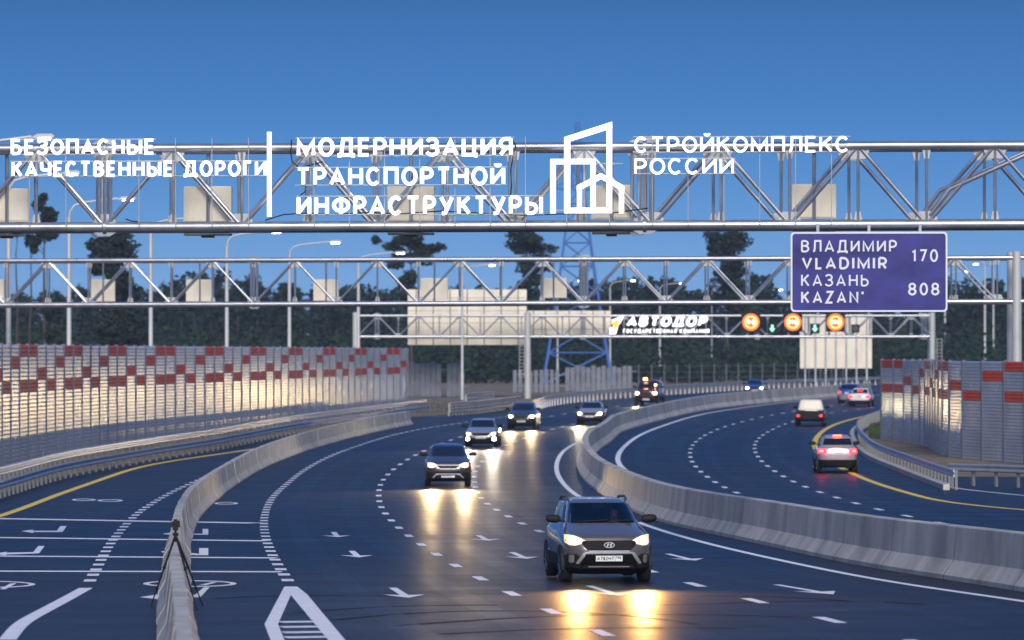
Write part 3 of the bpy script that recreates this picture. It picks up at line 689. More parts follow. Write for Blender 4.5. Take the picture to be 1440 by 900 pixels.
b.obox(Vector((0, 0, h/2)), g1.ux*0.051, g1.un*0.035, Vector((0, 0, h/2))); tag(b.build('divider_bar', 'letters', loc=c), 'thin upright white lit bar between the left and the middle slogan', 'sign')
# building emblem
org = g1.pp(774, 300, 0.34); em = empty('lit_emblem', org, 'white lit outline emblem of three overlapping buildings', 'emblem'); sc = org.y/F
def em_shape(name, polys, dz):
    b = MB()
    for pl in polys: b.prism([((x-774)*sc, (300-y)*sc) for x, y in pl], g1.un*dz, g1.ux, Vector((0, 0, 1)), g1.un*0.05)
    b.build(name, 'letters', em)
em_shape('tower_outline', [[(793.6, 300), (793.6, 193), (802, 197.5), (802, 300)], [(793.6, 193), (861, 171.5), (861, 180.5), (802, 199)], [(853.2, 300), (853.2, 180), (861, 176), (861, 300)], [(802, 300), (802, 292.3), (853.2, 292.3), (853.2, 300)]], 0)
em_shape('block_outline', [[(774, 300), (774, 223.6), (781.7, 223.6), (781.7, 300)], [(781.7, 231), (781.7, 223.6), (838, 223.6), (838, 231)], [(830.5, 300), (830.5, 231), (838, 231), (838, 300)]], 0.005)
em_shape('house_outline', [[(811.7, 300), (811.7, 261), (818.6, 264.5), (818.6, 300)], [(811.7, 261), (845.5, 243.6), (845.5, 252), (811.7, 269.5)], [(845.5, 243.6), (877.8, 261.5), (877.8, 270), (845.5, 252)], [(870.8, 300), (870.8, 266), (877.8, 261.5), (877.8, 300)]], 0.01)
b = MB()
for x in (797, 857): b.tube(g1.pp(x, 300, 0.3)-org, g1.pp(x, 318, 0.3)-org, 0.014, n=6)
for y in (230, 296): b.tube(g1.pp(775, y, 0.3)-org, g1.pp(876, y, 0.3)-org, 0.014, n=6)
b.build('carrier_tube', 'steel_light', em)

# blue destination sign
fr_ = 0.3
def rrect(w_, h, r, n=5):
    o = []
    for cx, cy, a0 in ((w_/2-r, h/2-r, 0), (-w_/2+r, h/2-r, 90), (-w_/2+r, -h/2+r, 180), (w_/2-r, -h/2+r, 270)): o += arc(cx, cy, r, r, a0, a0+90, n)
    return o
c = g1.pp(1222, 382.3, fr_); wv = 220/F*c.y; h = 112.5/F*c.y
ds = empty('destination_sign', c, 'large blue destination sign with white border hanging under the near gantry', 'sign')
b = MB(); b.prism(rrect(wv, h, .09), Vector((0, 0, 0)), g1.ux, Vector((0, 0, 1)), -g1.un*0.06); b.build('border_panel', 'sign_white', ds)
b = MB(); b.prism(rrect(wv-.085, h-.085, .07), g1.un*0.004, g1.ux, Vector((0, 0, 1)), -g1.un*0.003); b.build('blue_face', 'sign_blue', ds)
for x in (1150, 1222, 1294):
    b = MB(); b.obox(g1.pp(x, 378, fr_)-c-g1.un*0.1, g1.ux*.035, g1.un*.03, Vector((0, 0, 64/F*c.y))); b.build('hanger_bar', 'steel', ds)
for txt, xa, xb, ya, yb, th in [('ВЛАДИМИР', 1126.5, 1261, 337.5, 355, .15), ('VLADIMIR', 1127.5, 1241, 361.3, 379, .18), ('КАЗАНЬ', 1126.5, 1221.5, 385.3, 403, .14), ("KAZAN'", 1126.5, 1212, 409, 427, .165), ('170', 1282, 1319, 350.5, 368.5, .15), ('808', 1277, 1321, 397.5, 415.5, .16)]:
    b = MB(); o = g1.pp(xa, yb, fr_+0.008); cap = (yb-ya)/F*o.y; text_mesh(b, txt, o-c, g1.ux, Vector((0, 0, 1)), g1.un, (xb-xa)/F*o.y, cap, cap*th, 0.004, gap=cap*.24)
    b.build('text', 'sign_white', ds)

# far gantry: company lettering, boards, speed signs, lane arrows
o = g3.pp(880, 459.5, 0.3); cs = empty('illuminated_sign', o, 'white lit company name with an orange arrow mark on the far gantry', 'sign')
b = MB(); cap = 15.5/F*o.y; text_mesh(b, 'АВТОДОР', Vector((0, 0, 0)), g3.ux, Vector((0, 0, 1)), g3.un, 113/F*o.y, cap, cap*.27, .06, gap=cap*.16, slant=.22); b.build('text_line', 'letters', cs)
b = MB(); o2 = g3.pp(876, 468.5, .3); cap = 6/F*o.y; text_mesh(b, 'ГОСУДАРСТВЕННАЯ КОМПАНИЯ', o2-o, g3.ux, Vector((0, 0, 1)), g3.un, 121/F*o.y, cap, cap*.2, .06, gap=cap*.2, slant=.1); b.build('text_line', 'letters', cs)
def px_poly(name, polys, mk, d):
    b = MB()
    for pl in polys:
        q = [g3.pp(x, y, .3)-o for x, y in pl]; b.prism([(p.x, p.z) for p in q], g3.un*d, g3.ux, Vector((0, 0, 1)), -g3.un*.05)
    b.build(name, mk, cs)
px_poly('mark', [[(860, 450), (878, 443), (872, 455), (863, 459)], [(857, 462), (870, 456), (866, 470), (858, 470)]], 'letters', 0.05)
px_poly('mark_accent', [[(859, 455), (872, 447), (868, 460), (862, 470), (864, 459)]], 'logo_orange', 0.09)
def board(label, x0, x1, y0, y1, Y, nv, posts=False, hz=()):
    c = at((x0+x1)/2, y1, Y); wv = (x1-x0)/F*Y; h = (y1-y0)/F*Y
    z0 = T(Y) if posts else c.z
    r = empty('sign_board', (c.x, c.y, z0), label, 'sign'); dz = c.z-z0
    b = MB(); b.obox((0, 0, h/2+dz), Vector((wv/2, 0, 0)), Vector((0, .04, 0)), Vector((0, 0, h/2))); b.build('board_back', 'cream', r)
    for k in range(nv):
        x = -wv/2+wv*(k+.5)/nv; b = MB()
        if posts: b.box((x, -.11, (h+dz)/2), (.16, .14, h+dz))
        else: b.box((x, -.07, h/2), (.07, .06, h*.99))
        b.build('post' if posts else 'rib', 'steel' if posts else 'steel_dark', r)
    b = MB()
    for t in hz: b.box((0, -.062, h*t), (wv*.99, .04, .05))
    if hz: b.build('cross_rail', 'steel_light', r)
    return r
board('widest cream board back behind the left end of the far gantry', 573.5, 740.5, 407, 485, 436.0, 7, hz=(.12, .4, .62, .85))
board('low cream board strip between the wide board and the lit company name', 742, 859, 437, 474, 435.6, 7, hz=(.3,))
board('free standing cream board back on seven steel posts beyond the right carriageway', 1125, 1226, 442, 518, 470.0, 7, True)
for k, x in enumerate((1056, 1115, 1175)):
    c = g3.pp(x, 453, .35); Rr = 12/F*c.y
    s = empty('speed_limit_sign', c, ['round glowing orange speed limit sign next to the company name', 'round glowing orange speed limit sign between the two green arrows', 'round glowing orange speed limit sign before the cream board on posts'][k], 'sign', 'lit speed signs on the far gantry')
    b = MB(); b.obox((0, .1, 0), Vector((Rr*1.12, 0, 0)), Vector((0, .08, 0)), Vector((0, 0, Rr*1.12))); b.build('housing', 'black', s)
    def disc(name, r0, r1, mk, d, n=28):
        b = MB(); A = arc(0, 0, r1, r1, 0, 360, n)[:-1]; B = arc(0, 0, r0, r0, 0, 360, n)[:-1]
        b.add([Vector((x_, -d, y_)) for x_, y_ in A]+[Vector((x_, -d, y_)) for x_, y_ in B], [(i, (i+1) % n, (i+1) % n+n, i+n) for i in range(n)]); return b.build(name, mk, s)
    disc('red_ring', Rr*.78, Rr*1.0, 'led_orange', .0); disc('yellow_ring', Rr*.55, Rr*.77, 'led_yellow', .003); disc('inner_disc', .001, Rr*.54, 'led_red', .002)
    b = MB(); t_ = text_mesh(b, '110' if k else '90', Vector((-Rr*.45, -.01, -Rr*.3)), Vector((1, 0, 0)), Vector((0, 0, 1)), Vector((0, -1, 0)), Rr*.9, Rr*.6, Rr*.15, .01); b.build('numerals', 'letters', s)
for k, x in enumerate((1086, 1146)):
    c = g3.pp(x, 462, .35); u = 7/F*c.y
    s = empty('lane_signal', c, ['green lane arrow signal right of the first round speed sign', 'green lane arrow signal left of the last round speed sign'][k], 'signal', 'green lane arrows on the far gantry')
    b = MB(); b.obox((0, .1, 0), Vector((u*.95, 0, 0)), Vector((0, .08, 0)), Vector((0, 0, u))); b.build('housing', 'black', s)
    b = MB(); b.prism([(0, -.7*u), (.6*u, .05*u), (.22*u, .05*u), (.22*u, .75*u), (-.22*u, .75*u), (-.22*u, .05*u), (-.6*u, .05*u)], Vector((0, -.005, 0)), Vector((1, 0, 0)), Vector((0, 0, 1)), Vector((0, .02, 0))); b.build('arrow', 'led_green', s)
c = g3.pp(1203, 462, .35); s = empty('lane_signal', c, 'dark unlit lane signal box on the far gantry', 'signal'); u = .36
b = MB(); b.obox((0, .1, 0), Vector((u, 0, 0)), Vector((0, .08, 0)), Vector((0, 0, u))); b.build('housing', 'black', s)
b = MB(); b.tube((0, -.0, 0), (0, .03, 0), u*.7, n=16); b.build('lens', 'steel_dark', s)

# ------------------------------------------------------------------ street lamps
def lamp_post(H=11.5, reach=2.6):
    r = empty('street_lamp', (0, 0, 0), 'x', 'street lamp', 'street lamps along the left carriageway')
    b = MB(); b.pipe([(0, 0, 0), (0, 0, 2.2), (0, 0, 2.3), (0, 0, H-.9)], [.15, .15, .115, .085], n=12); b.build('pole', 'pole', r, 40)
    b = MB(); b.pipe([(0, 0, H-1.0), (.05, 0, H-.6), (.25, 0, H-.32), (.7, 0, H-.18), (reach-.5, 0, H)], .045, n=8); b.build('arm', 'pole', r, 40)
    hd = MB(); hd.prism([(reach-.55, H-.05), (reach-.3, H+.09), (reach+.2, H+.1), (reach+.3, H+.02), (reach+.25, H-.03), (reach-.5, H-.05)], (0, -.16, 0), (1, 0, 0), (0, 0, 1), (0, .32, 0)); h_ = hd.build('lamp_head', 'pole', r)
    b = MB()
    b.obox((reach-.05, 0, H-.075), Vector((.22, 0, .008)), Vector((0, .13, 0)), Vector((0, 0, .04))); b.build('lens', 'lamp', h_)
    return r
proto = lamp_post(); placed = 0
LPX = [(-42, 192), (12, 243), (97, 279), (212, 305), (319, 325), (407, 340), (504, 355), (650, 372), (784, 394), (858, 394), (928, 398), (1001, 402), (1071, 407)]
LL = ['tallest looking street lamp cut by the left picture edge', 'street lamp second from the left edge behind the noise wall', 'street lamp behind the noise wall beside the dark leaning tree', 'street lamp behind the noise wall right of the dark tree', 'street lamp behind the middle of the noise wall with its head below the near gantry', 'street lamp whose lit head shows between the two upper gantries', 'street lamp behind the end of the noise wall', 'street lamp post standing in front of the wide cream board', 'street lamp post standing between ladder column and blue pylon legs', 'street lamp post below the first letter of the company name', 'street lamp post below the last letters of the company name', 'street lamp post below the first round speed sign', 'street lamp post right of the green arrow below the far gantry']
for (px, ly), lb_ in zip(LPX, LL):
    Y = 120.0
    while Y < 700 and (HOR-ly) < (11.45+TR(Y))*F/Y: Y += 1
    if px < 600:                       # these stand behind the noise wall
        Y = 215.0
        while xat(lw, Y)-4.0 < (px-720)/F*Y+2.5*0 and Y < 380: Y += 1
        if px < 0: Y = 215.0
    o = proto if placed == 0 else copy_tree(proto); placed += 1
    X = (px-720)/F*Y; o.location = (X, Y, T(Y)-0.05); o['label'] = lb_
    o.scale = (1.25 if px < 600 else 1, 1, ((HOR-ly)/F*Y-TR(Y))/11.45)
    o.rotation_euler = (0, 0, 0.12)
pr2 = None
for px, ly, rz, lb_ in [(1385, 398, math.pi-.3, 'street lamp with lit head right of the blue destination sign'), (1397, 404, math.pi-.9, 'shorter looking street lamp just behind another one at the right'), (1272, 425, .2, 'pale lamp post below the lower edge of the blue sign'), (1329, 430, .2, 'pale lamp post at the right corner of the blue sign')]:
    Y = 250.0
    while Y < 700 and (HOR-ly) < (11.45+TR(Y))*F/Y: Y += 1
    o = copy_tree(proto); o.location = ((px-720)/F*Y, Y, T(Y)-.05); o['label'] = lb_; o['group'] = 'street lamps behind the right noise wall'; o.rotation_euler = (0, 0, rz)

# ------------------------------------------------------------------ fences beyond the road
def picket(label, pts, Y, h, wd, gap, mk, seed=1):
    rnd = random.Random(seed); x0, x1 = pts; X0 = (x0-720)/F*Y; X1 = (x1-720)/F*Y
    r = empty('fence', ((X0+X1)/2, Y, T(Y)), label, 'fence'); n = int((X1-X0)/(wd+gap)); cx = (X0+X1)/2
    b = MB()
    for k in range(n):
        if rnd.random() < .05: continue
        hh = h*(1+rnd.uniform(-.06, .06)); b.box((X0-cx+k*(wd+gap), rnd.uniform(-.03, .03), hh/2), (wd, .05, hh))
    b.build('boards', mk, r)
    b = MB(); b.box((0, .08, h*.3), (X1-X0, .06, .1)); b.box((0, .08, h*.8), (X1-X0, .06, .1)); b.build('rail', mk, r)
    return r
picket('blue grey board fence beyond the end of the left noise wall', (572, 660), 440, 3.0, .42, .05, 'board_grey', 2)
picket('grey board fence between the ladder column and the pylon legs', (724, 797), 470, 2.1, .34, .16, 'board_grey', 3)
picket('pale board fence below the pylon, behind the far guard rail', (798, 896), 480, 2.4, .42, .08, 'board_grey', 4)
fx = [((x-720)/F*520, 520+(x-880)*.12) for x in range(880, 1300, 19)]
r = empty('fence', (fx[5][0], fx[5][1], T(520)), 'thin wire fence on posts in front of the dark forest at right', 'fence'); off = Vector(r.location)
for x, y in fx:
    b = MB(); b.tube(Vector((x, y, T(y)))-off, Vector((x, y, T(y)+2.3))-off, .05, n=6); b.build('post', 'board_grey', r)
b = MB()
for z in (.3, .9, 1.5, 2.1): b.tube(Vector((fx[0][0], fx[0][1], T(520)+z))-off, Vector((fx[-1][0], fx[-1][1], T(520)+z))-off, .02, n=4)
b.build('wire', 'board_grey', r)

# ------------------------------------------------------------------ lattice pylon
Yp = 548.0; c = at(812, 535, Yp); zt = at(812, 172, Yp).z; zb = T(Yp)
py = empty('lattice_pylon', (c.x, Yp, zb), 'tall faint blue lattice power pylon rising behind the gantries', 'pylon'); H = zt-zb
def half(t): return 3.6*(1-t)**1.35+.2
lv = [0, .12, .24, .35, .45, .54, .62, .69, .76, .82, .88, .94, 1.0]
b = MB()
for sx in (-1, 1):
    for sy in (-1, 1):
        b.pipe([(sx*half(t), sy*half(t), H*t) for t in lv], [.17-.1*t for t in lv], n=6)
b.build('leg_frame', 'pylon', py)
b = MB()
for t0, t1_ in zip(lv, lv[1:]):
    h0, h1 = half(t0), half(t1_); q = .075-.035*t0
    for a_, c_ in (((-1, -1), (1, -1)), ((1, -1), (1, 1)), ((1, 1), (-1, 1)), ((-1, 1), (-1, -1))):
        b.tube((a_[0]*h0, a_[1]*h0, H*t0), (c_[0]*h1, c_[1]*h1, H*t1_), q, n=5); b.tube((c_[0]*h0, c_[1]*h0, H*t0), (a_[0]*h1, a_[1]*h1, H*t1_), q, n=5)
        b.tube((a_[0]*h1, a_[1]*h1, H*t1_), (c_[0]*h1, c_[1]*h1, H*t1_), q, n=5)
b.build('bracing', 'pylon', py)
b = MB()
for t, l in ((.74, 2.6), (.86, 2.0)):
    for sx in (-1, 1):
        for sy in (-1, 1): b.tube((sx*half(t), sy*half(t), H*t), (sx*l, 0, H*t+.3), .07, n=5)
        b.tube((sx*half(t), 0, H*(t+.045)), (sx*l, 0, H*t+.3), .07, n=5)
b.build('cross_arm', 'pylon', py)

# ------------------------------------------------------------------ trees and forest
def leaves(mb, c, rad, n, size, rnd, flat=1.0):
    for _ in range(n):
        u = rnd.uniform(-1, 1); a_ = rnd.uniform(0, 6.283); rr_ = rnd.random()**(1/2.4); s_ = math.sqrt(1-u*u)
        p = Vector((c[0]+rad[0]*rr_*s_*math.cos(a_), c[1]+rad[1]*rr_*s_*math.sin(a_), c[2]+rad[2]*rr_*u))
        d1 = Vector((rnd.gauss(0, 1), rnd.gauss(0, 1), rnd.gauss(0, .6))).normalized(); d2 = d1.cross(Vector((rnd.gauss(0, 1), rnd.gauss(0, 1), rnd.gauss(0, 1)))).normalized()
        z = size*rnd.uniform(.6, 1.3)
        mb.add([p-d1*z, p+d2*z*.6, p+d1*z, p-d2*z*.6], [(0, 1, 2, 3)])
def tree(px, ptop, pbase, Y, label, clumps, leafmat='leaf_dark', seed=0, trunk=.3, lean=0.0, size=.34, trunk_to=0.9):
    rnd = random.Random(seed); X = (px-720)/F*Y; zb = T(Y)-.1; H = (HOR-ptop)/F*Y+ZC-zb
    r = empty('tree', (X, Y, zb), label, 'tree')
    b = MB(); n = 7; pts = [(lean*H*(k/n)**1.3+rnd.uniform(-.12, .12)*(k > 0), 0, H*trunk_to*k/n) for k in range(n+1)]
    b.pipe(pts, [trunk*(1-.85*k/n) for k in range(n+1)], n=8)
    cb = MB()
    for (cx, cz, rx, rz, cnt) in clumps:
        # clump given in pixels relative to the photograph
        C_ = Vector(((cx-720)/F*Y-X, rnd.uniform(-.4, .4)*rx/F*Y, (HOR-cz)/F*Y+ZC-zb)); rad = (rx/F*Y, rx/F*Y*.9, rz/F*Y)
        sub = max(2, cnt//55)
        for _ in range(sub):
            u = Vector((rnd.gauss(0, .45), rnd.gauss(0, .45), rnd.gauss(0, .6)))
            q = C_+Vector((u.x*rad[0], u.y*rad[1], u.z*rad[2])); k = rnd.uniform(.4, .7)
            leaves(cb, q, (rad[0]*k+.2, rad[1]*k+.2, rad[2]*k*.8+.2), int(cnt*2.6/sub), size*.8, rnd)
            zz = max(H*.2, min(q.z-1.0, H*trunk_to*.95)); t = zz/(H*trunk_to)
            b.tube((lean*H*t**1.3, 0, zz), tuple(q), .05, .02, n=5, cap=False)
    b.build('trunk', 'bark', r, 60); cb.build('crown', leafmat, r)
    return r
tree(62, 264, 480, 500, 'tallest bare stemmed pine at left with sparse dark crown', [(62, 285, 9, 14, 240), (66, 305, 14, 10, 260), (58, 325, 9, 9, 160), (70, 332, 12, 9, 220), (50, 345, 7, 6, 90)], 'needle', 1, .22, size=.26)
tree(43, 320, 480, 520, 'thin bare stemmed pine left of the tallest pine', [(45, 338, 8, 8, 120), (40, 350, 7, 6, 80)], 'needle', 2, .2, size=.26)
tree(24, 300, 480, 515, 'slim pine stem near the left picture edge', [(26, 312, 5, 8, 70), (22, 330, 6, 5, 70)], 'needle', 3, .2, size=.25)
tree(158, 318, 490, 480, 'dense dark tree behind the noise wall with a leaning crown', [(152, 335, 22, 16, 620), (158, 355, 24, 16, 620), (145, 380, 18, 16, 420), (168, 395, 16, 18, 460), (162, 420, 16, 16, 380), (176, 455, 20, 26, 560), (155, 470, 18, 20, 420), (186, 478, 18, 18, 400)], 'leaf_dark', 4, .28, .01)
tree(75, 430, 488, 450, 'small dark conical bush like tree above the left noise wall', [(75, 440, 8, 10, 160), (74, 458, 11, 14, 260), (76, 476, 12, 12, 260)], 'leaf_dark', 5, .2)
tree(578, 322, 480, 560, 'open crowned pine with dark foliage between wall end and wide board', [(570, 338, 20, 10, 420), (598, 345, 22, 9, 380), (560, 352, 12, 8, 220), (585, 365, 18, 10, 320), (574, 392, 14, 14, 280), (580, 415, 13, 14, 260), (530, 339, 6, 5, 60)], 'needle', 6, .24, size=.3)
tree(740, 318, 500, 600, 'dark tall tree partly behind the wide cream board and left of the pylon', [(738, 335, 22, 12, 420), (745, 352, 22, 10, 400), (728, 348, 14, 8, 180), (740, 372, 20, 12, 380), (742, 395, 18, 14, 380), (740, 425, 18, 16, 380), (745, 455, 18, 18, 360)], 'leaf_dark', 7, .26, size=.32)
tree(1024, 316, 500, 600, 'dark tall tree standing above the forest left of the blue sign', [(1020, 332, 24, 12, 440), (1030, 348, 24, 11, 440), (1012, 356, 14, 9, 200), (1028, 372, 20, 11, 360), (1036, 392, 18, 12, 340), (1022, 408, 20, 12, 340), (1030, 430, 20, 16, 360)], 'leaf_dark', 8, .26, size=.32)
# the wood behind reads as one mass
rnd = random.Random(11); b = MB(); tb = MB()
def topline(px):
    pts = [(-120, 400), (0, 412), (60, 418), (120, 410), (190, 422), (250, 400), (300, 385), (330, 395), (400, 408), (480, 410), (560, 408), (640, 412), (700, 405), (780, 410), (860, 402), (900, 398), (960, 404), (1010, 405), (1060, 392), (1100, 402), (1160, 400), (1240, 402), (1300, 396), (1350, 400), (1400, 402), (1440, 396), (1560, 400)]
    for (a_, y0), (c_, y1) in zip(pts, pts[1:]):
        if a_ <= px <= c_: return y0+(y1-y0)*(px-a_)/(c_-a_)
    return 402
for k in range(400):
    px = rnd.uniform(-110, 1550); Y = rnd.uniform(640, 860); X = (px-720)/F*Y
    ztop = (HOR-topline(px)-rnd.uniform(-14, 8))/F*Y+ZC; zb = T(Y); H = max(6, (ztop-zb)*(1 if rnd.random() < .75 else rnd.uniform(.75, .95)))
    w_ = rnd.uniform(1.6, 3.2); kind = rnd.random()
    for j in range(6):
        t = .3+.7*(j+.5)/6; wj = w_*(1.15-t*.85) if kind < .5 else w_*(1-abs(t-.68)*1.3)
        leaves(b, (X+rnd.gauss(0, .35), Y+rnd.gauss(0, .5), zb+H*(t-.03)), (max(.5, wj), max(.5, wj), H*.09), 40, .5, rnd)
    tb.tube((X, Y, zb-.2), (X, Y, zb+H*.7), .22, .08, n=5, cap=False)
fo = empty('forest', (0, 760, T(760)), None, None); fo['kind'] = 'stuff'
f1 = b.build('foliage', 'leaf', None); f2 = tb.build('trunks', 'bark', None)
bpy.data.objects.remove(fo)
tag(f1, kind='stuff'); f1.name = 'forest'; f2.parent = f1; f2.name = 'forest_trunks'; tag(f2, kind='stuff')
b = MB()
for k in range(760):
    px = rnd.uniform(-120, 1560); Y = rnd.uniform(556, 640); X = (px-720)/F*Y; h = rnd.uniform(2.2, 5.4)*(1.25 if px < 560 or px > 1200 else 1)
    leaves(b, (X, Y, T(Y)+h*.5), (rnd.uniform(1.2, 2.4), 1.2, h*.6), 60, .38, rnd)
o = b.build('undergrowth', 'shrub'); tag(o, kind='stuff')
b = MB()                                    # grass tufts on the right verge and beyond the wall end
for k in range(1500):
    if rnd.random() < .75: p = G(rnd.uniform(1222, 1244), rnd.uniform(596, 616))
    else: p = G(rnd.uniform(585, 720), rnd.uniform(566, 580))
    h = rnd.uniform(.08, .28); a_ = rnd.uniform(0, 6.28); d = Vector((math.cos(a_), math.sin(a_), 0))*.05; q = v3(p, -.05)
    b.add([q-d, q+d, q+Vector((rnd.gauss(0, .06), rnd.gauss(0, .06), h))], [(0, 1, 2)])
tag(b.build('grass', 'grass'), kind='stuff')

# ------------------------------------------------------------------ cars
NS = 6.0
def _ang_v(v):                      # angle on the front arc for a cross fraction v
    c = math.copysign(abs(v)**(NS/2), v); return math.atan2(-math.sqrt(max(0, 1-c*c)), c)
def _ang_u(u, side):                # angle on a flank for a length fraction u (-1 front, 1 rear)
    s = math.copysign(abs(u)**(NS/2), u); return math.atan2(s, side*math.sqrt(max(0, 1-s*s)))
_g = [-.93, -.84, -.7, -.5, -.25, 0, .25, .5, .7, .84, .93]
ANG = [_ang_u(u, 1) for u in _g] + [R(45)] + [-_ang_v(v) for v in _g[::-1]] + [R(135)] + [_ang_u(u, -1) for u in _g[::-1]] + [R(225)] + [_ang_v(v) for v in _g] + [R(315)]
def rpt(l, a_):
    y0, y1, hw, zf, zr = l; c, s = math.cos(a_), math.sin(a_)
    x = hw*math.copysign(abs(c)**(2/NS), c); t = math.copysign(abs(s)**(2/NS), s)
    y = (y0+y1)/2+(y1-y0)/2*t
    return Vector((x, y, zf+(zr-zf)*(t+1)/2))
SUV = dict(L=4.27, W=1.78, H=1.62, nb=6, lev=[(.30, 4.05, .78, .18, .22), (.07, 4.2, .865, .30, .32), (0, 4.27, .885, .54, .56), (.02, 4.27, .89, .74, .80), (.10, 4.24, .875, .89, .98), (.24, 4.2, .835, .965, 1.06), (1.02, 4.08, .775, 1.10, 1.10), (1.12, 4.04, .75, 1.145, 1.145), (1.92, 3.78, .625, 1.515, 1.50), (2.1, 3.66, .56, 1.585, 1.56)])
SEDAN = dict(L=4.4, W=1.73, H=1.47, nb=6, lev=[(.30, 4.15, .74, .16, .2), (.08, 4.34, .83, .26, .28), (0, 4.4, .86, .48, .5), (.03, 4.4, .865, .64, .74), (.12, 4.36, .85, .76, .92), (.28, 4.3, .81, .83, .99), (1.15, 3.8, .75, .965, .98), (1.25, 3.7, .725, 1.0, 1.0), (2.05, 3.05, .585, 1.385, 1.37), (2.2, 2.95, .52, 1.44, 1.42)])
JEEP = dict(L=4.6, W=1.94, H=2.02, nb=6, lev=[(.25, 4.4, .84, .3, .34), (.05, 4.56, .93, .42, .44), (0, 4.6, .965, .7, .7), (.02, 4.6, .97, .95, 1.0), (.06, 4.58, .96, 1.12, 1.22), (.16, 4.56, .93, 1.2, 1.3), (.95, 4.5, .9, 1.34, 1.34), (1.0, 4.48, .89, 1.38, 1.38), (1.55, 4.36, .79, 1.86, 1.84), (1.68, 4.28, .73, 1.95, 1.93)])
PICK = dict(L=4.3, W=1.72, H=1.68, nb=6, lev=[(.3, 4.1, .72, .22, .3), (.08, 4.26, .83, .32, .36), (0, 4.3, .855, .52, .52), (.03, 4.3, .86, .7, .74), (.1, 4.3, .85, .82, .93), (.2, 4.28, .82, .9, .98), (1.0, 2.75, .76, 1.02, 1.02), (1.1, 2.72, .74, 1.06, 1.06), (1.6, 2.62, .64, 1.5, 1.5), (1.75, 2.55, .58, 1.6, 1.6)])
def frontier(lev, nb, rear):
    def fy(x, z):
        k = 6 if rear else 5
        L_ = lev[:k]; zi = 4 if rear else 3; z = max(L_[0][zi], min(L_[-1][zi], z))
        for a_, b_ in zip(L_, L_[1:]):
            if z <= b_[zi]+1e-9: break
        t = (z-a_[zi])/max(1e-6, b_[zi]-a_[zi]); y0, y1, hw = (a_[i]+(b_[i]-a_[i])*t for i in range(3))
        q = min(.999, abs(x)/hw); e = (1-q**NS)**(1/NS); yc, hl = (y0+y1)/2, (y1-y0)/2
        return yc+hl*e if rear else yc-hl*e
    return fy
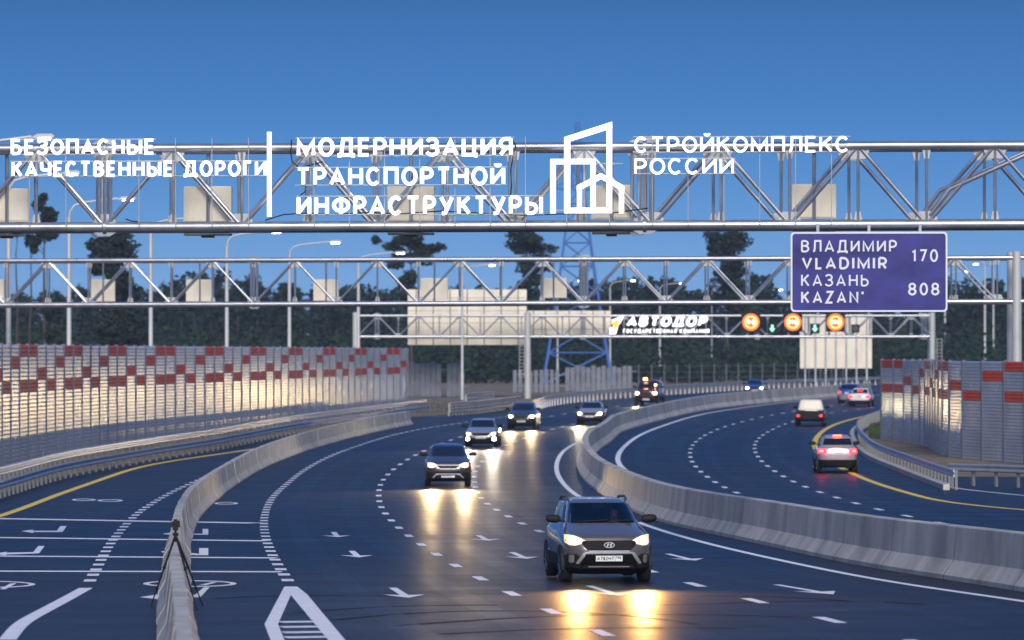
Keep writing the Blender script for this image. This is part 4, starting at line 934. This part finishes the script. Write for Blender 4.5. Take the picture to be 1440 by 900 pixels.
def car(label, cat, sp, body, px, py, path, rear=False, name='parked_car', clad='black', bands=2, face=(), seats=False, light=None, power=0.0, mirrors=True, rails=False, group=None, xs=1.0, plate=True, cabm=None, dm=0.0, extra=None):
    lev = [(a_, b_, w_*xs, c_, d_) for a_, b_, w_, c_, d_ in sp['lev']]; Lc = sp['L']; nb = sp['nb']
    p = G(px, py); m = slope(path, p.y)+dm; th = -math.atan(m); d = Vector((m, 1)).normalized()
    c = p + d*(Lc/2-.7)
    root = empty(name, v3(c), label, cat, group, th+(math.pi if rear else 0))
    S = Vector((0, -Lc/2, 0))
    n = len(ANG); mb = MB(); rings = [[rpt(l, a_)+S for a_ in ANG] for l in lev]
    for rg in rings: mb.v += [tuple(q) for q in rg]
    fset = set(range(3*12, 3*12+10))
    for i in range(len(lev)-1):
        for k in range(n):
            if seats and i == nb+1 and k in fset: continue
            mb.f.append((i*n+k, i*n+(k+1) % n, (i+1)*n+(k+1) % n, (i+1)*n+k)); mb.m.append(1 if i < bands else (2 if i >= nb-0 and cabm else 0))
    o = len(mb.v); tl = lev[-1]
    mid = [rpt((tl[0]+.45, tl[1]-.45, tl[2]*.6, sp['H'], sp['H']-.02), a_)+S for a_ in ANG]; mb.v += [tuple(q) for q in mid]; i = len(lev)-1
    for k in range(n): mb.f.append((i*n+k, i*n+(k+1) % n, o+(k+1) % n, o+k)); mb.m.append(2 if cabm else 0)
    mb.f.append(tuple(range(o, o+n))); mb.m.append(2 if cabm else 0); mb.f.append(tuple(range(n))[::-1]); mb.m.append(1)
    mb.build('body', [body, clad] + ([cabm] if cabm else []), root, 32)
    # windows
    A, B = lev[nb+1], lev[nb+2]
    def pane(nm, angs, t0, t1, off, mk, parent=root):
        pb = MB(); tt = [t0+(t1-t0)*q/4 for q in range(5)]
        cn = Vector((0, Lc*.55, 1.1))+S
        for t in tt:
            for a_ in angs:
                P = rpt(A, a_).lerp(rpt(B, a_), t)+S; e = .01
                P2 = rpt(A, a_+e).lerp(rpt(B, a_+e), t)+S; P3 = rpt(A, a_).lerp(rpt(B, a_), t+e)+S
                nn = (P2-P).cross(P3-P); nn = nn.normalized() if nn.length > 1e-9 else Vector((0, 0, 1))
                if nn.dot(P-cn) < 0: nn = -nn
                pb.v.append(tuple(P+nn*off))
        k = len(angs)
        for r in range(4):
            for q in range(k-1): pb.f.append((r*k+q, r*k+q+1, (r+1)*k+q+1, (r+1)*k+q)); pb.m.append(0)
        return pb.build(nm, mk, parent, 40)
    lin = lambda a_, b_, k: [a_+(b_-a_)*q/(k-1) for q in range(k)]
    pane('windscreen', [_ang_v(v) for v in lin(-.91, .91, 15)], .03, .97, .006, 'windscreen' if seats else 'glass')
    pane('rear_window', [-_ang_v(v) for v in lin(-.86, .86, 13)], .12, .9, .006, 'glass' if not cabm else 'cream')
    for sd in (1, -1):
        if not cabm: pane('side_window', [_ang_u(u, sd) for u in lin(.03, .72, 6)], .08, .9, .006, 'glass')
        pane('side_window', [_ang_u(u, sd) for u in lin(-.72, -.03, 6)], .08, .9, .006, 'glass')
    # front or rear panels
    fy = {False: frontier(lev, nb, False), True: frontier(lev, nb, True)}
    def patch(nm, mk, shp, off, isrear, parent=root, mirror=False, off0=-.02):
        for sgn in ((1, -1) if mirror else (1,)):
            pb = MB(); cols_ = []
            for (x0, l0, h0), (x1, l1, h1) in zip(shp, shp[1:]):
                kk = max(1, int(abs(x1-x0)/.06)+1)
                for q in range(kk): t = q/kk; cols_.append((x0+(x1-x0)*t, l0+(l1-l0)*t, h0+(h1-h0)*t))
            cols_.append(shp[-1]); f_ = fy[isrear]; so = 1 if isrear else -1
            for (x, lo, hi) in cols_:
                for dpt in (off, off0):
                    for t in (0, .5, 1):
                        z = lo+(hi-lo)*t; x_ = max(-lev[3][2]*.985, min(lev[3][2]*.985, x)); pb.v.append((sgn*x, f_(x_, z)+S.y+so*dpt, z))
            kk = len(cols_)
            for q in range(kk-1):
                a_, b_ = q*6, (q+1)*6
                pb.f += [(a_, b_, b_+1, a_+1), (a_+1, b_+1, b_+2, a_+2), (a_+2, b_+2, b_+5, a_+5), (a_+3, b_+3, b_, a_)]; pb.m += [0]*4
            e = (kk-1)*6
            pb.f += [(0, 1, 2, 5, 4, 3), (e, e+3, e+4, e+5, e+2, e+1)]; pb.m += [0]*2
            ob = pb.build(nm, mk, parent, 40)
        return ob
    for f_ in face: patch(f_[0], f_[1], f_[2], f_[3], rear if len(f_) < 6 else f_[5], root, f_[4])
    if plate:
        pz = sp.get('plate', .44)
        if rear: pz = .78
        f0 = fy[rear](0, pz)+S.y; so = 1 if rear else -1
        pb = MB(); pb.box((0, f0+so*.03, pz+.056), (.52, .02, .112)); po = pb.build('number_plate', 'plate', root)
        pb = MB(); un = Vector((0, so, 0)); ux = Vector((-so, 0, 0)); y_ = f0+so*.0415
        if extra == 'detail':
            text_mesh(pb, 'А782НТ', Vector((-.235, y_, pz+.022)), ux, Vector((0, 0, 1)), un, .33, .066, .012, .002, gap=.012); text_mesh(pb, '790', Vector((.13, y_, pz+.045)), ux, Vector((0, 0, 1)), un, .1, .05, .01, .002, gap=.01)
            pb.box((.116, y_-.001, pz+.056), (.006, .002, .108))
        else:
            for q in range(6): pb.box((-.2+q*.062, y_, pz+.056), (.03, .002, .05))
        pb.build('registration', 'plate_ink', po)
    wr = sp.get('wr', .335)
    for wy in (.83, Lc-.78):
        for sg in (1, -1):
            hw = lev[2][2]; xc = sg*(hw-.115)
            pb = MB(); prof = [(-.11, wr-.1), (-.11, wr-.02), (-.085, wr), (.085, wr), (.11, wr-.02), (.11, wr-.1)]
            k = 24
            for q in range(k):
                a_ = 2*math.pi*q/k
                for (o_, r_) in prof: pb.v.append((xc+o_, wy+S.y+math.cos(a_)*r_, wr+math.sin(a_)*r_))
            for q in range(k):
                for j in range(5): pb.f.append((q*6+j, q*6+j+1, (q+1) % k*6+j+1, (q+1) % k*6+j)); pb.m.append(0)
            wo = pb.build('wheel', 'rubber', root, 40)
            pb = MB(); pb.tube((xc+sg*.06, wy+S.y, wr), (xc+sg*.085, wy+S.y, wr), wr-.1, n=24)
            for q in range(5):
                a_ = 2*math.pi*q/5; pb.tube((xc+sg*.1, wy+S.y, wr), (xc+sg*.1, wy+S.y+math.cos(a_)*(wr-.12), wr+math.sin(a_)*(wr-.12)), .03, n=6)
            pb.build('rim', 'rim', wo, 40)
            pb = MB(); pl = [(math.cos(R(q))*(wr+.075), math.sin(R(q))*(wr+.075)) for q in range(-12, 193, 12)]
            pb.prism(pl, (sg*(hw-.06), wy+S.y, wr), (0, 1, 0), (0, 0, 1), (sg*.066, 0, 0)); pb.build('wheel_arch', 'black', root)
    if mirrors:
        zm = A[3]+.07; ym = A[0]+.28
        for sg in (1, -1):
            xm = lev[nb][2]
            pb = MB(); ringp = []
            for j, (dx, sc_) in enumerate([(.03, .6), (.09, 1.0), (.2, 1.08), (.28, .9), (.32, .45)]):
                for q in range(12):
                    a_ = 2*math.pi*q/12; pb.v.append((sg*(xm+dx), ym+S.y+math.cos(a_)*.07*sc_, zm+math.sin(a_)*.078*sc_+dx*.05))
            for j in range(4):
                for q in range(12): pb.f.append((j*12+q, j*12+(q+1) % 12, (j+1)*12+(q+1) % 12, (j+1)*12+q)); pb.m.append(0)
            pb.f += [tuple(range(12)), tuple(range(48, 60))]; pb.m += [0, 0]
            pb.tube((sg*(xm-.06), ym+S.y, zm-.05), (sg*(xm+.1), ym+S.y, zm-.02), .022, n=6)
            pb.build('wing_mirror', 'black', root, 50)
    if rails:
        for sg in (1, -1):
            pb = MB(); xr_ = tl[2]+.02
            pb.pipe([(sg*xr_, tl[0]+S.y+.1, tl[3]-.01), (sg*xr_, tl[0]+S.y+.35, tl[3]+.045), (sg*xr_, tl[1]+S.y-.3, tl[4]+.05), (sg*xr_, tl[1]+S.y, tl[4]-.01)], .028, n=8); pb.build('roof_rail', 'steel_dark', root, 50)
    if light:
        for sg in (1, -1):
            ld = bpy.data.lights.new('headlight_beam', 'SPOT'); ld.energy = power; ld.color = light; ld.spot_size = R(84); ld.spot_blend = 1.0; ld.shadow_soft_size = .08
            lo = bpy.data.objects.new('headlight_beam', ld); COL.objects.link(lo); lo.parent = root
            lo.location = (sg*.64, S.y-.3, sp.get('hz', .78) if py > 690 else .94); lo.rotation_euler = (R(90-3.2), 0, math.pi); lo.scale = (1, .17, 1)
    return root, S, patch, fy
WARM = (1.0, .5, .14)
WARM2 = (1.0, .7, .33)
# near crossover, number by number
HL_in = [(.60, .80, .84), (.65, .795, .875), (.71, .80, .89), (.755, .825, .885)]
creta_face = [
 ('grille', 'gloss_black', [(-.53, .79, .80), (-.50, .73, .835), (-.40, .645, .84), (.40, .645, .84), (.50, .73, .835), (.53, .79, .80)], .022, False),
 ('grille_surround', 'bright_trim', [(-.40, .632, .644), (.40, .632, .644)], .026, False),
 ('lower_intake', 'gloss_black', [(-.56, .27, .36), (-.46, .26, .575), (.46, .26, .575), (.56, .27, .36)], .02, False),
 ('bumper_accent', 'p_silver', [(-.64, .39, .41), (-.58, .39, .5), (-.50, .5, .605), (-.44, .592, .622), (.44, .592, .622), (.50, .5, .605), (.58, .39, .5), (.64, .39, .41)], .014, False),
 ('skid_plate', 'steel_light', [(-.40, .325, .338), (.40, .325, .338)], .03, False),
 ('bumper_lower', 'black', [(-.84, .2, .37), (-.6, .18, .30), (.6, .18, .30), (.84, .2, .37)], .016, False),
 ('fog_recess', 'black', [(.60, .53, .575), (.67, .40, .58), (.81, .39, .575)], .012, True),
 ('fog_lamp', 'lens', [(.675, .42, .56), (.74, .40, .565), (.77, .43, .555)], .026, True),
 ('headlight_housing', 'head_glow', [(.46, .825, .84), (.54, .775, .885), (.66, .745, .935), (.76, .75, .95), (.83, .80, .95)], .012, True),
 ('headlight', 'head_warm', HL_in, .024, True),
]
cr, S, patch, fy = car('graphite grey crossover with lit headlights driving towards the viewer, nearest car', 'car', SUV, 'p_graphite', 851, 817.5, PATH['edge'], face=creta_face, seats=True, light=WARM, power=1700, rails=True, name='crossover_car', extra='detail', dm=.045, xs=1.0)
y_ = fy[False](0, .74)+S.y-.05
b = MB(); n = 28; A_ = arc(0, .755, .105, .056, 0, 360, n)[:-1]; B_ = arc(0, .755, .088, .042, 0, 360, n)[:-1]
b.add([(x, y_, z) for x, z in A_]+[(x, y_, z) for x, z in B_]+[(x, y_+.03, z) for x, z in A_], [(i, (i+1) % n, (i+1) % n+n, i+n) for i in range(n)]+[(i, (i+1) % n, (i+1) % n+2*n, i+2*n) for i in range(n)])
for x0 in (-.042, .026): b.prism([(x0-.012, .718), (x0+.012, .718), (x0+.034, .792), (x0+.010, .792)], (0, y_-.002, 0), (1, 0, 0), (0, 0, 1), (0, .012, 0))
b.prism([(-.035, .742), (.03, .762), (.034, .774), (-.03, .755)], (0, y_-.003, 0), (1, 0, 0), (0, 0, 1), (0, .012, 0))
b.build('badge', 'bright_trim', cr)
b = MB()                                     # honeycomb bars in the grille
for z in (.675, .705, .735, .77, .805): b.tube((-.44, fy[False](.4, z)+S.y-.024, z), (0, fy[False](0, z)+S.y-.026, z), .004, n=4); b.tube((0, fy[False](0, z)+S.y-.026, z), (.44, fy[False](.4, z)+S.y-.024, z), .004, n=4)
b.build('grille_mesh', 'steel_dark', cr)
b = MB(); b.tube((-.45, S.y+1.15, 1.17), (.1, S.y+1.2, 1.2), .012, n=6); b.tube((.1, S.y+1.15, 1.17), (.6, S.y+1.2, 1.2), .012, n=6); b.build('wiper', 'black', cr)
b = MB(); b.box((0, S.y+1.75, .99), (1.4, 1.0, .1)); b.box((0, S.y+3.0, .9), (1.4, .15, .6)); b.build('dashboard', 'cabin', cr)
for x in (-.37, .37):
    b = MB(); b.box((x, S.y+2.35, .5), (.5, .55, .14)); b.obox((x, S.y+2.68, .84), Vector((.24, 0, 0)), Vector((0, .07, .01)), Vector((0, .1, .33))); b.box((x, S.y+2.82, 1.27), (.26, .09, .18)); b.build('seat', 'cabin', cr)
b = MB(); k = 20; pts = [(.37+math.cos(2*math.pi*q/k)*.18, S.y+1.98+math.sin(2*math.pi*q/k)*.07, 1.0+math.sin(2*math.pi*q/k)*.17) for q in range(k+1)]
b.pipe(pts, .014, n=6, cap=False); b.tube((.2, S.y+1.98, 1.0), (.54, S.y+1.98, 1.0), .016, n=6); b.build('steering_wheel', 'cabin', cr, 50)
b = MB(); b.box((0, S.y+1.98, 1.44), (.22, .03, .06)); b.build('rear_view_mirror', 'black', cr)
# driver
def skin_body(name, chains, parent_empty, mats, paintf):
    vs, es, rs, idx = [], [], [], {}
    def vid(p, r):
        k = tuple(round(q, 4) for q in p)
        if k not in idx: idx[k] = len(vs); vs.append(p); rs.append(r)
        return idx[k]
    for ch in chains:
        ids = [vid(p, r) for p, r in ch]
        es.extend((a_, b_) for a_, b_ in zip(ids, ids[1:]))
    me = bpy.data.meshes.new(name); me.from_pydata(vs, es, []); ob = bpy.data.objects.new(name, me); COL.objects.link(ob)
    ob.modifiers.new('Skin', 'SKIN')
    if not me.skin_vertices: return ob
    for i, r in enumerate(rs): me.skin_vertices[0].data[i].radius = (r, r)
    me.skin_vertices[0].data[0].use_root = True
    sb = ob.modifiers.new('Sub', 'SUBSURF'); sb.levels = sb.render_levels = 1
    dg = bpy.context.evaluated_depsgraph_get(); nm = bpy.data.meshes.new_from_object(ob.evaluated_get(dg)); ob.modifiers.clear(); ob.data = nm
    nm.materials.clear()
    for k in mats: nm.materials.append(M[k])
    for pl in nm.polygons: pl.material_index = paintf(pl.center); pl.use_smooth = True
    return ob
bx, by = .37, S.y+2.45
P = lambda x, y, z: (bx+x, by+y, z)
chains = [[(P(0, 0, .62), .15), (P(0, .05, .8), .14), (P(0, .06, .98), .16), (P(0, .05, 1.09), .10), (P(0, .03, 1.16), .055), (P(0, .01, 1.23), .085), (P(0, .01, 1.31), .095), (P(0, .02, 1.37), .06)]]
for s_ in (1, -1):
    chains.append([(P(0, .06, .98), .16), (P(s_*.17, .05, 1.02), .07), (P(s_*.25, -.08, .86), .05), (P(s_*.2, -.3, .93), .036), (P(s_*.18, -.38, .98), .03), (P(s_*.175, -.43, 1.01), .034)])
    for k, o_ in enumerate((-.03, -.01, .012, .032)):
        chains.append([(P(s_*.175, -.43, 1.01), .034), (P(s_*.175+o_*.4, -.475, 1.02+o_), .009), (P(s_*.165+o_*.3, -.50, 1.005+o_), .008), (P(s_*.15, -.49, .99+o_), .007)])
    chains.append([(P(s_*.175, -.43, 1.01), .034), (P(s_*.14, -.44, 1.03), .01), (P(s_*.135, -.47, 1.035), .008)])
    chains.append([(P(0, 0, .62), .15), (P(s_*.12, -.2, .62), .085), (P(s_*.16, -.5, .66), .06), (P(s_*.15, -.75, .4), .045), (P(s_*.15, -.88, .36), .035)])
chains.append([(P(0, .01, 1.23), .085), (P(0, -.085, 1.255), .02)])
pz = skin_body('person', chains, None, ['jacket', 'skin'], lambda c: 1 if (c.z > 1.13 or c.y < by-.33 and c.z > .8) else 0)
tag(pz, 'driver in dark jacket behind the windscreen, hands on the steering wheel', 'person')
pz.location = cr.location; pz.rotation_euler = cr.rotation_euler
b = MB(); leaves_ = []
for q in range(9):
    for j in range(12):
        th_, ph = R(q*11), 2*math.pi*j/12; b.v.append((bx+math.sin(th_)*math.cos(ph)*.1, by+.025+math.sin(th_)*math.sin(ph)*.105, 1.315+math.cos(th_)*.105))
for q in range(8):
    for j in range(12):
        if q > 4 and 6 < j < 12: continue
        b.f.append((q*12+j, q*12+(j+1) % 12, (q+1)*12+(j+1) % 12, (q+1)*12+j)); b.m.append(0)
b.build('hair', 'hair', pz, 60)
b = MB()
for s_ in (1, -1): b.box((bx+s_*.032, by-.083, 1.285), (.022, .012, .012))
b.box((bx, by-.08, 1.2), (.045, .012, .008)); b.build('face_features', 'hair', pz)

def front_face(hl, hz=(.70, .86), hx=(.5, .8), grille='black', bar=None, fog=None):
    z0, z1 = hz; x0, x1 = hx; w_ = x1-x0; h = z1-z0
    f = [('grille', grille, [(-x0+.03, z0+h*.4, z1-h*.15), (-x0+.12, z0-.02, z1-.03), (x0-.12, z0-.02, z1-.03), (x0-.03, z0+h*.4, z1-h*.15)], .018, False),
         ('lower_intake', 'black', [(-.58, .26, .4), (-.46, .24, z0-.14), (.46, .24, z0-.14), (.58, .26, .4)], .018, False),
         ('headlight_housing', 'head_glow', [(x0, z0+h*.3, z0+h*.7), (x0+w_*.4, z0, z1), (x1, z0+.02, z1+.02)], .012, True),
         ('headlight', hl, [(x0+w_*.3, z0+h*.3, z1-h*.25), (x0+w_*.48, z0+h*.15, z1-h*.12), (x0+w_*.72, z0+h*.15, z1-h*.12), (x0+w_*.86, z0+h*.35, z1-h*.25)], .026, True)]
    if bar: f.append(('grille_bar', bar, [(-x0, z0+h*.45, z0+h*.65), (x0, z0+h*.45, z0+h*.65)], .03, False)); f.append(('bumper_blade', bar, [(-.6, .30, .34), (-.46, .42, .5), (-.3, .45, .5), (.3, .45, .5), (.46, .42, .5), (.6, .30, .34)], .028, False))
    if fog: f.append(('fog_lamp', fog, [(.6, .36, .46), (.64, .34, .5), (.74, .34, .5), (.78, .36, .46)], .03, True))
    return f
K2 = dict(SUV, plate=.34, hz=.8)
car('dark brown crossover with pale chrome bars and lit headlights in the middle lane', 'car', K2, 'p_brown', 630, 683, PATH['mid'], face=front_face('head_warm', (.72, .9), (.44, .8), bar='bright_trim'), light=WARM2, power=2600, rails=True, name='crossover_car', xs=1.015)
car('silver sedan with four glaring bluish white lights behind the dark brown crossover', 'car', SEDAN, 'p_silver', 677, 628.5, PATH['inner'], face=front_face('head_warm', (.6, .76), (.48, .78), fog='head_white'), light=(1, .8, .55), power=2600, name='sedan_car')
car('black crossover with yellow headlights just beyond the silver sedan with four lights', 'car', SUV, 'p_black', 734, 603.5, PATH['mid'], face=front_face('head_yellow', (.68, .88), (.46, .8)), light=WARM2, power=2000, rails=True, name='crossover_car')
car('silver sedan with yellow headlights beside the bend of the median wall', 'car', SEDAN, 'p_silver', 830, 596.5, PATH['edge'], face=front_face('head_yellow', (.58, .78), (.46, .8)), light=(1, .85, .5), power=2000, name='sedan_car')
jp = car('tall dark maroon off-road vehicle with amber lamps on its roof', 'car', JEEP, 'p_maroon', 910, 570.5, PATH['mid'], face=front_face('head_yellow', (.85, 1.1), (.5, .86)), light=WARM2, power=2000, name='offroad_vehicle', mirrors=True)
b = MB(); b.box((-.25, -.8, 2.08), (.3, .16, .14)); b.build('roof_lamp', 'amber', jp[0])
b = MB(); b.box((.62, -1.25, 1.62), (.16, .1, .14)); b.build('side_lamp', 'amber', jp[0])
car('small blue car with white headlights far along the guard rail', 'car', SEDAN, 'p_blue', 1061, 556.5, PATH['mid'], face=front_face('head_white', (.58, .8), (.44, .8)), light=(1, .9, .75), power=400, name='sedan_car', dm=-.12)
TL = lambda mk, z0, z1, x0, x1: ('tail_light', mk, [(x0, z0+.03, z1-.03), ((x0+x1)/2, z0, z1), (x1, z0, z1)], .03, True)
car('white pickup with black tailgate and pale rear window driving away', 'pickup', dict(PICK, wr=.34), 'p_black', 1139, 598.5, PATH['rd2'], rear=True, face=[('tailgate', 'black', [(-.7, .42, .94), (.7, .42, .94)], .015, False), TL('tail_dim', .56, .7, .62, .8), ('bumper', 'black', [(-.8, .28, .42), (.8, .28, .42)], .05, False)], name='pickup', cabm='p_cream', plate=False, xs=1.1)
bs = car('silver crossover with bright red brake lights on the yellow edge line', 'car', dict(SUV), 'p_silver', 1177, 664.5, PATH['ryel'], rear=True, face=[TL('tail', .84, 1.03, .5, .84), ('tail_light_core', 'tail_core', [(.62, .89, .98), (.78, .88, .99)], .045, True), ('bumper', 'black', [(-.86, .22, .56), (.86, .22, .56)], .02, False), ('handle_trim', 'p_silver', [(-.4, .93, .97), (.4, .93, .97)], .02, False)], name='crossover_car', rails=True, dm=0)
for x_ in (-.67, .67):
    ld = bpy.data.lights.new('brake_glow', 'POINT'); ld.energy = 8; ld.color = (1, .02, .04); ld.shadow_soft_size = .08
    lo = bpy.data.objects.new('brake_glow', ld); COL.objects.link(lo); lo.parent = bs[0]; lo.location = (x_, 2.5, .93)
b = MB(); b.box((0, 1.62, 1.585), (.36, .06, .07)); b.build('brake_light', 'tail_core', bs[0])
car('blue hatchback driving away at the far right, left of the white sedan', 'car', SUV, 'p_blue', 1194, 567.5, PATH['rd2'], rear=True, face=[TL('tail_dim', .8, .98, .56, .84), ('bumper', 'p_silver', [(-.86, .3, .74), (.86, .3, .74)], .02, False)], name='hatchback_car', dm=-.03)
ws = car('white sedan with red brake lights driving away at the far right', 'car', SEDAN, 'p_white', 1209, 572, PATH['rd2'], rear=True, face=[TL('tail', .7, .86, .5, .82), ('bumper', 'black', [(-.84, .2, .36), (.84, .2, .36)], .02, False)], name='sedan_car', dm=-.03)
b = MB(); b.box((0, 1.15, 1.2), (.4, .05, .07)); b.build('brake_light', 'tail', ws[0])

# ------------------------------------------------------------------ tripod and camera on the barrier
fts = [v3(G(212, 853)), v3(G(277, 858)), v3(G(285.5, 852))]
Yt = 84.6
ap = at(247, 752, Yt); tr_ = empty('tripod', (ap.x, ap.y, T(Yt)), 'black tripod standing astride the concrete barrier segments', 'tripod'); off = Vector(tr_.location)
for k, f_ in enumerate(fts):
    h = ap + (f_-ap).normalized()*.05; mid_ = h.lerp(f_, .45); m2 = h.lerp(f_, .75)
    b = MB(); b.tube(h-off, mid_-off, .02, n=8); b.tube(mid_-off, m2-off, .016, n=8); b.tube(m2-off, f_-off, .012, n=8); b.tube(mid_-(f_-ap).normalized()*.04-off, mid_-off, .026, n=8); b.tube(m2-(f_-ap).normalized()*.04-off, m2-off, .022, n=8); b.build('leg', 'black', tr_, 40)
b = MB(); b.tube(ap-Vector((0, 0, .12))-off, ap+Vector((0, 0, .08))-off, .022, n=10); b.tube(ap-Vector((0, 0, .02))-off, ap+Vector((0, 0, .03))-off, .05, n=12); b.box(ap+Vector((0, 0, .1))-off, (.09, .09, .05)); b.build('head', 'black', tr_, 40)
cp = ap+Vector((0, 0, .125)); cm = empty('camera', cp, 'black photo camera mounted on the tripod head', 'camera')
b = MB(); b.box((0, 0, .05), (.15, .08, .1)); b.prism([(-.04, .1), (.04, .1), (.025, .14), (-.025, .14)], (0, -.035, 0), (1, 0, 0), (0, 0, 1), (0, .07, 0)); b.box((.055, 0, .108), (.03, .03, .016)); b.build('body', 'black', cm)
b = MB(); b.tube((0, .04, .05), (0, .17, .05), .038, .042, n=16); b.build('lens', 'black', cm, 40)

# ------------------------------------------------------------------ evening haze
hz = bpy.data.materials.new('haze_air'); hz.use_nodes = True; t_ = hz.node_tree
t_.nodes.remove(t_.nodes['Principled BSDF']); pv = t_.nodes.new('ShaderNodeVolumePrincipled')
pv.inputs['Color'].default_value = (0.62, 0.78, 1.0, 1); pv.inputs['Density'].default_value = 0.00014; pv.inputs['Anisotropy'].default_value = 0.0
t_.links.new(pv.outputs[0], t_.nodes['Material Output'].inputs['Volume']); M['haze'] = hz
b = MB(); b.box((0, 430, 23), (700, 1050, 50)); tag(b.build('haze', 'haze'), kind='stuff')
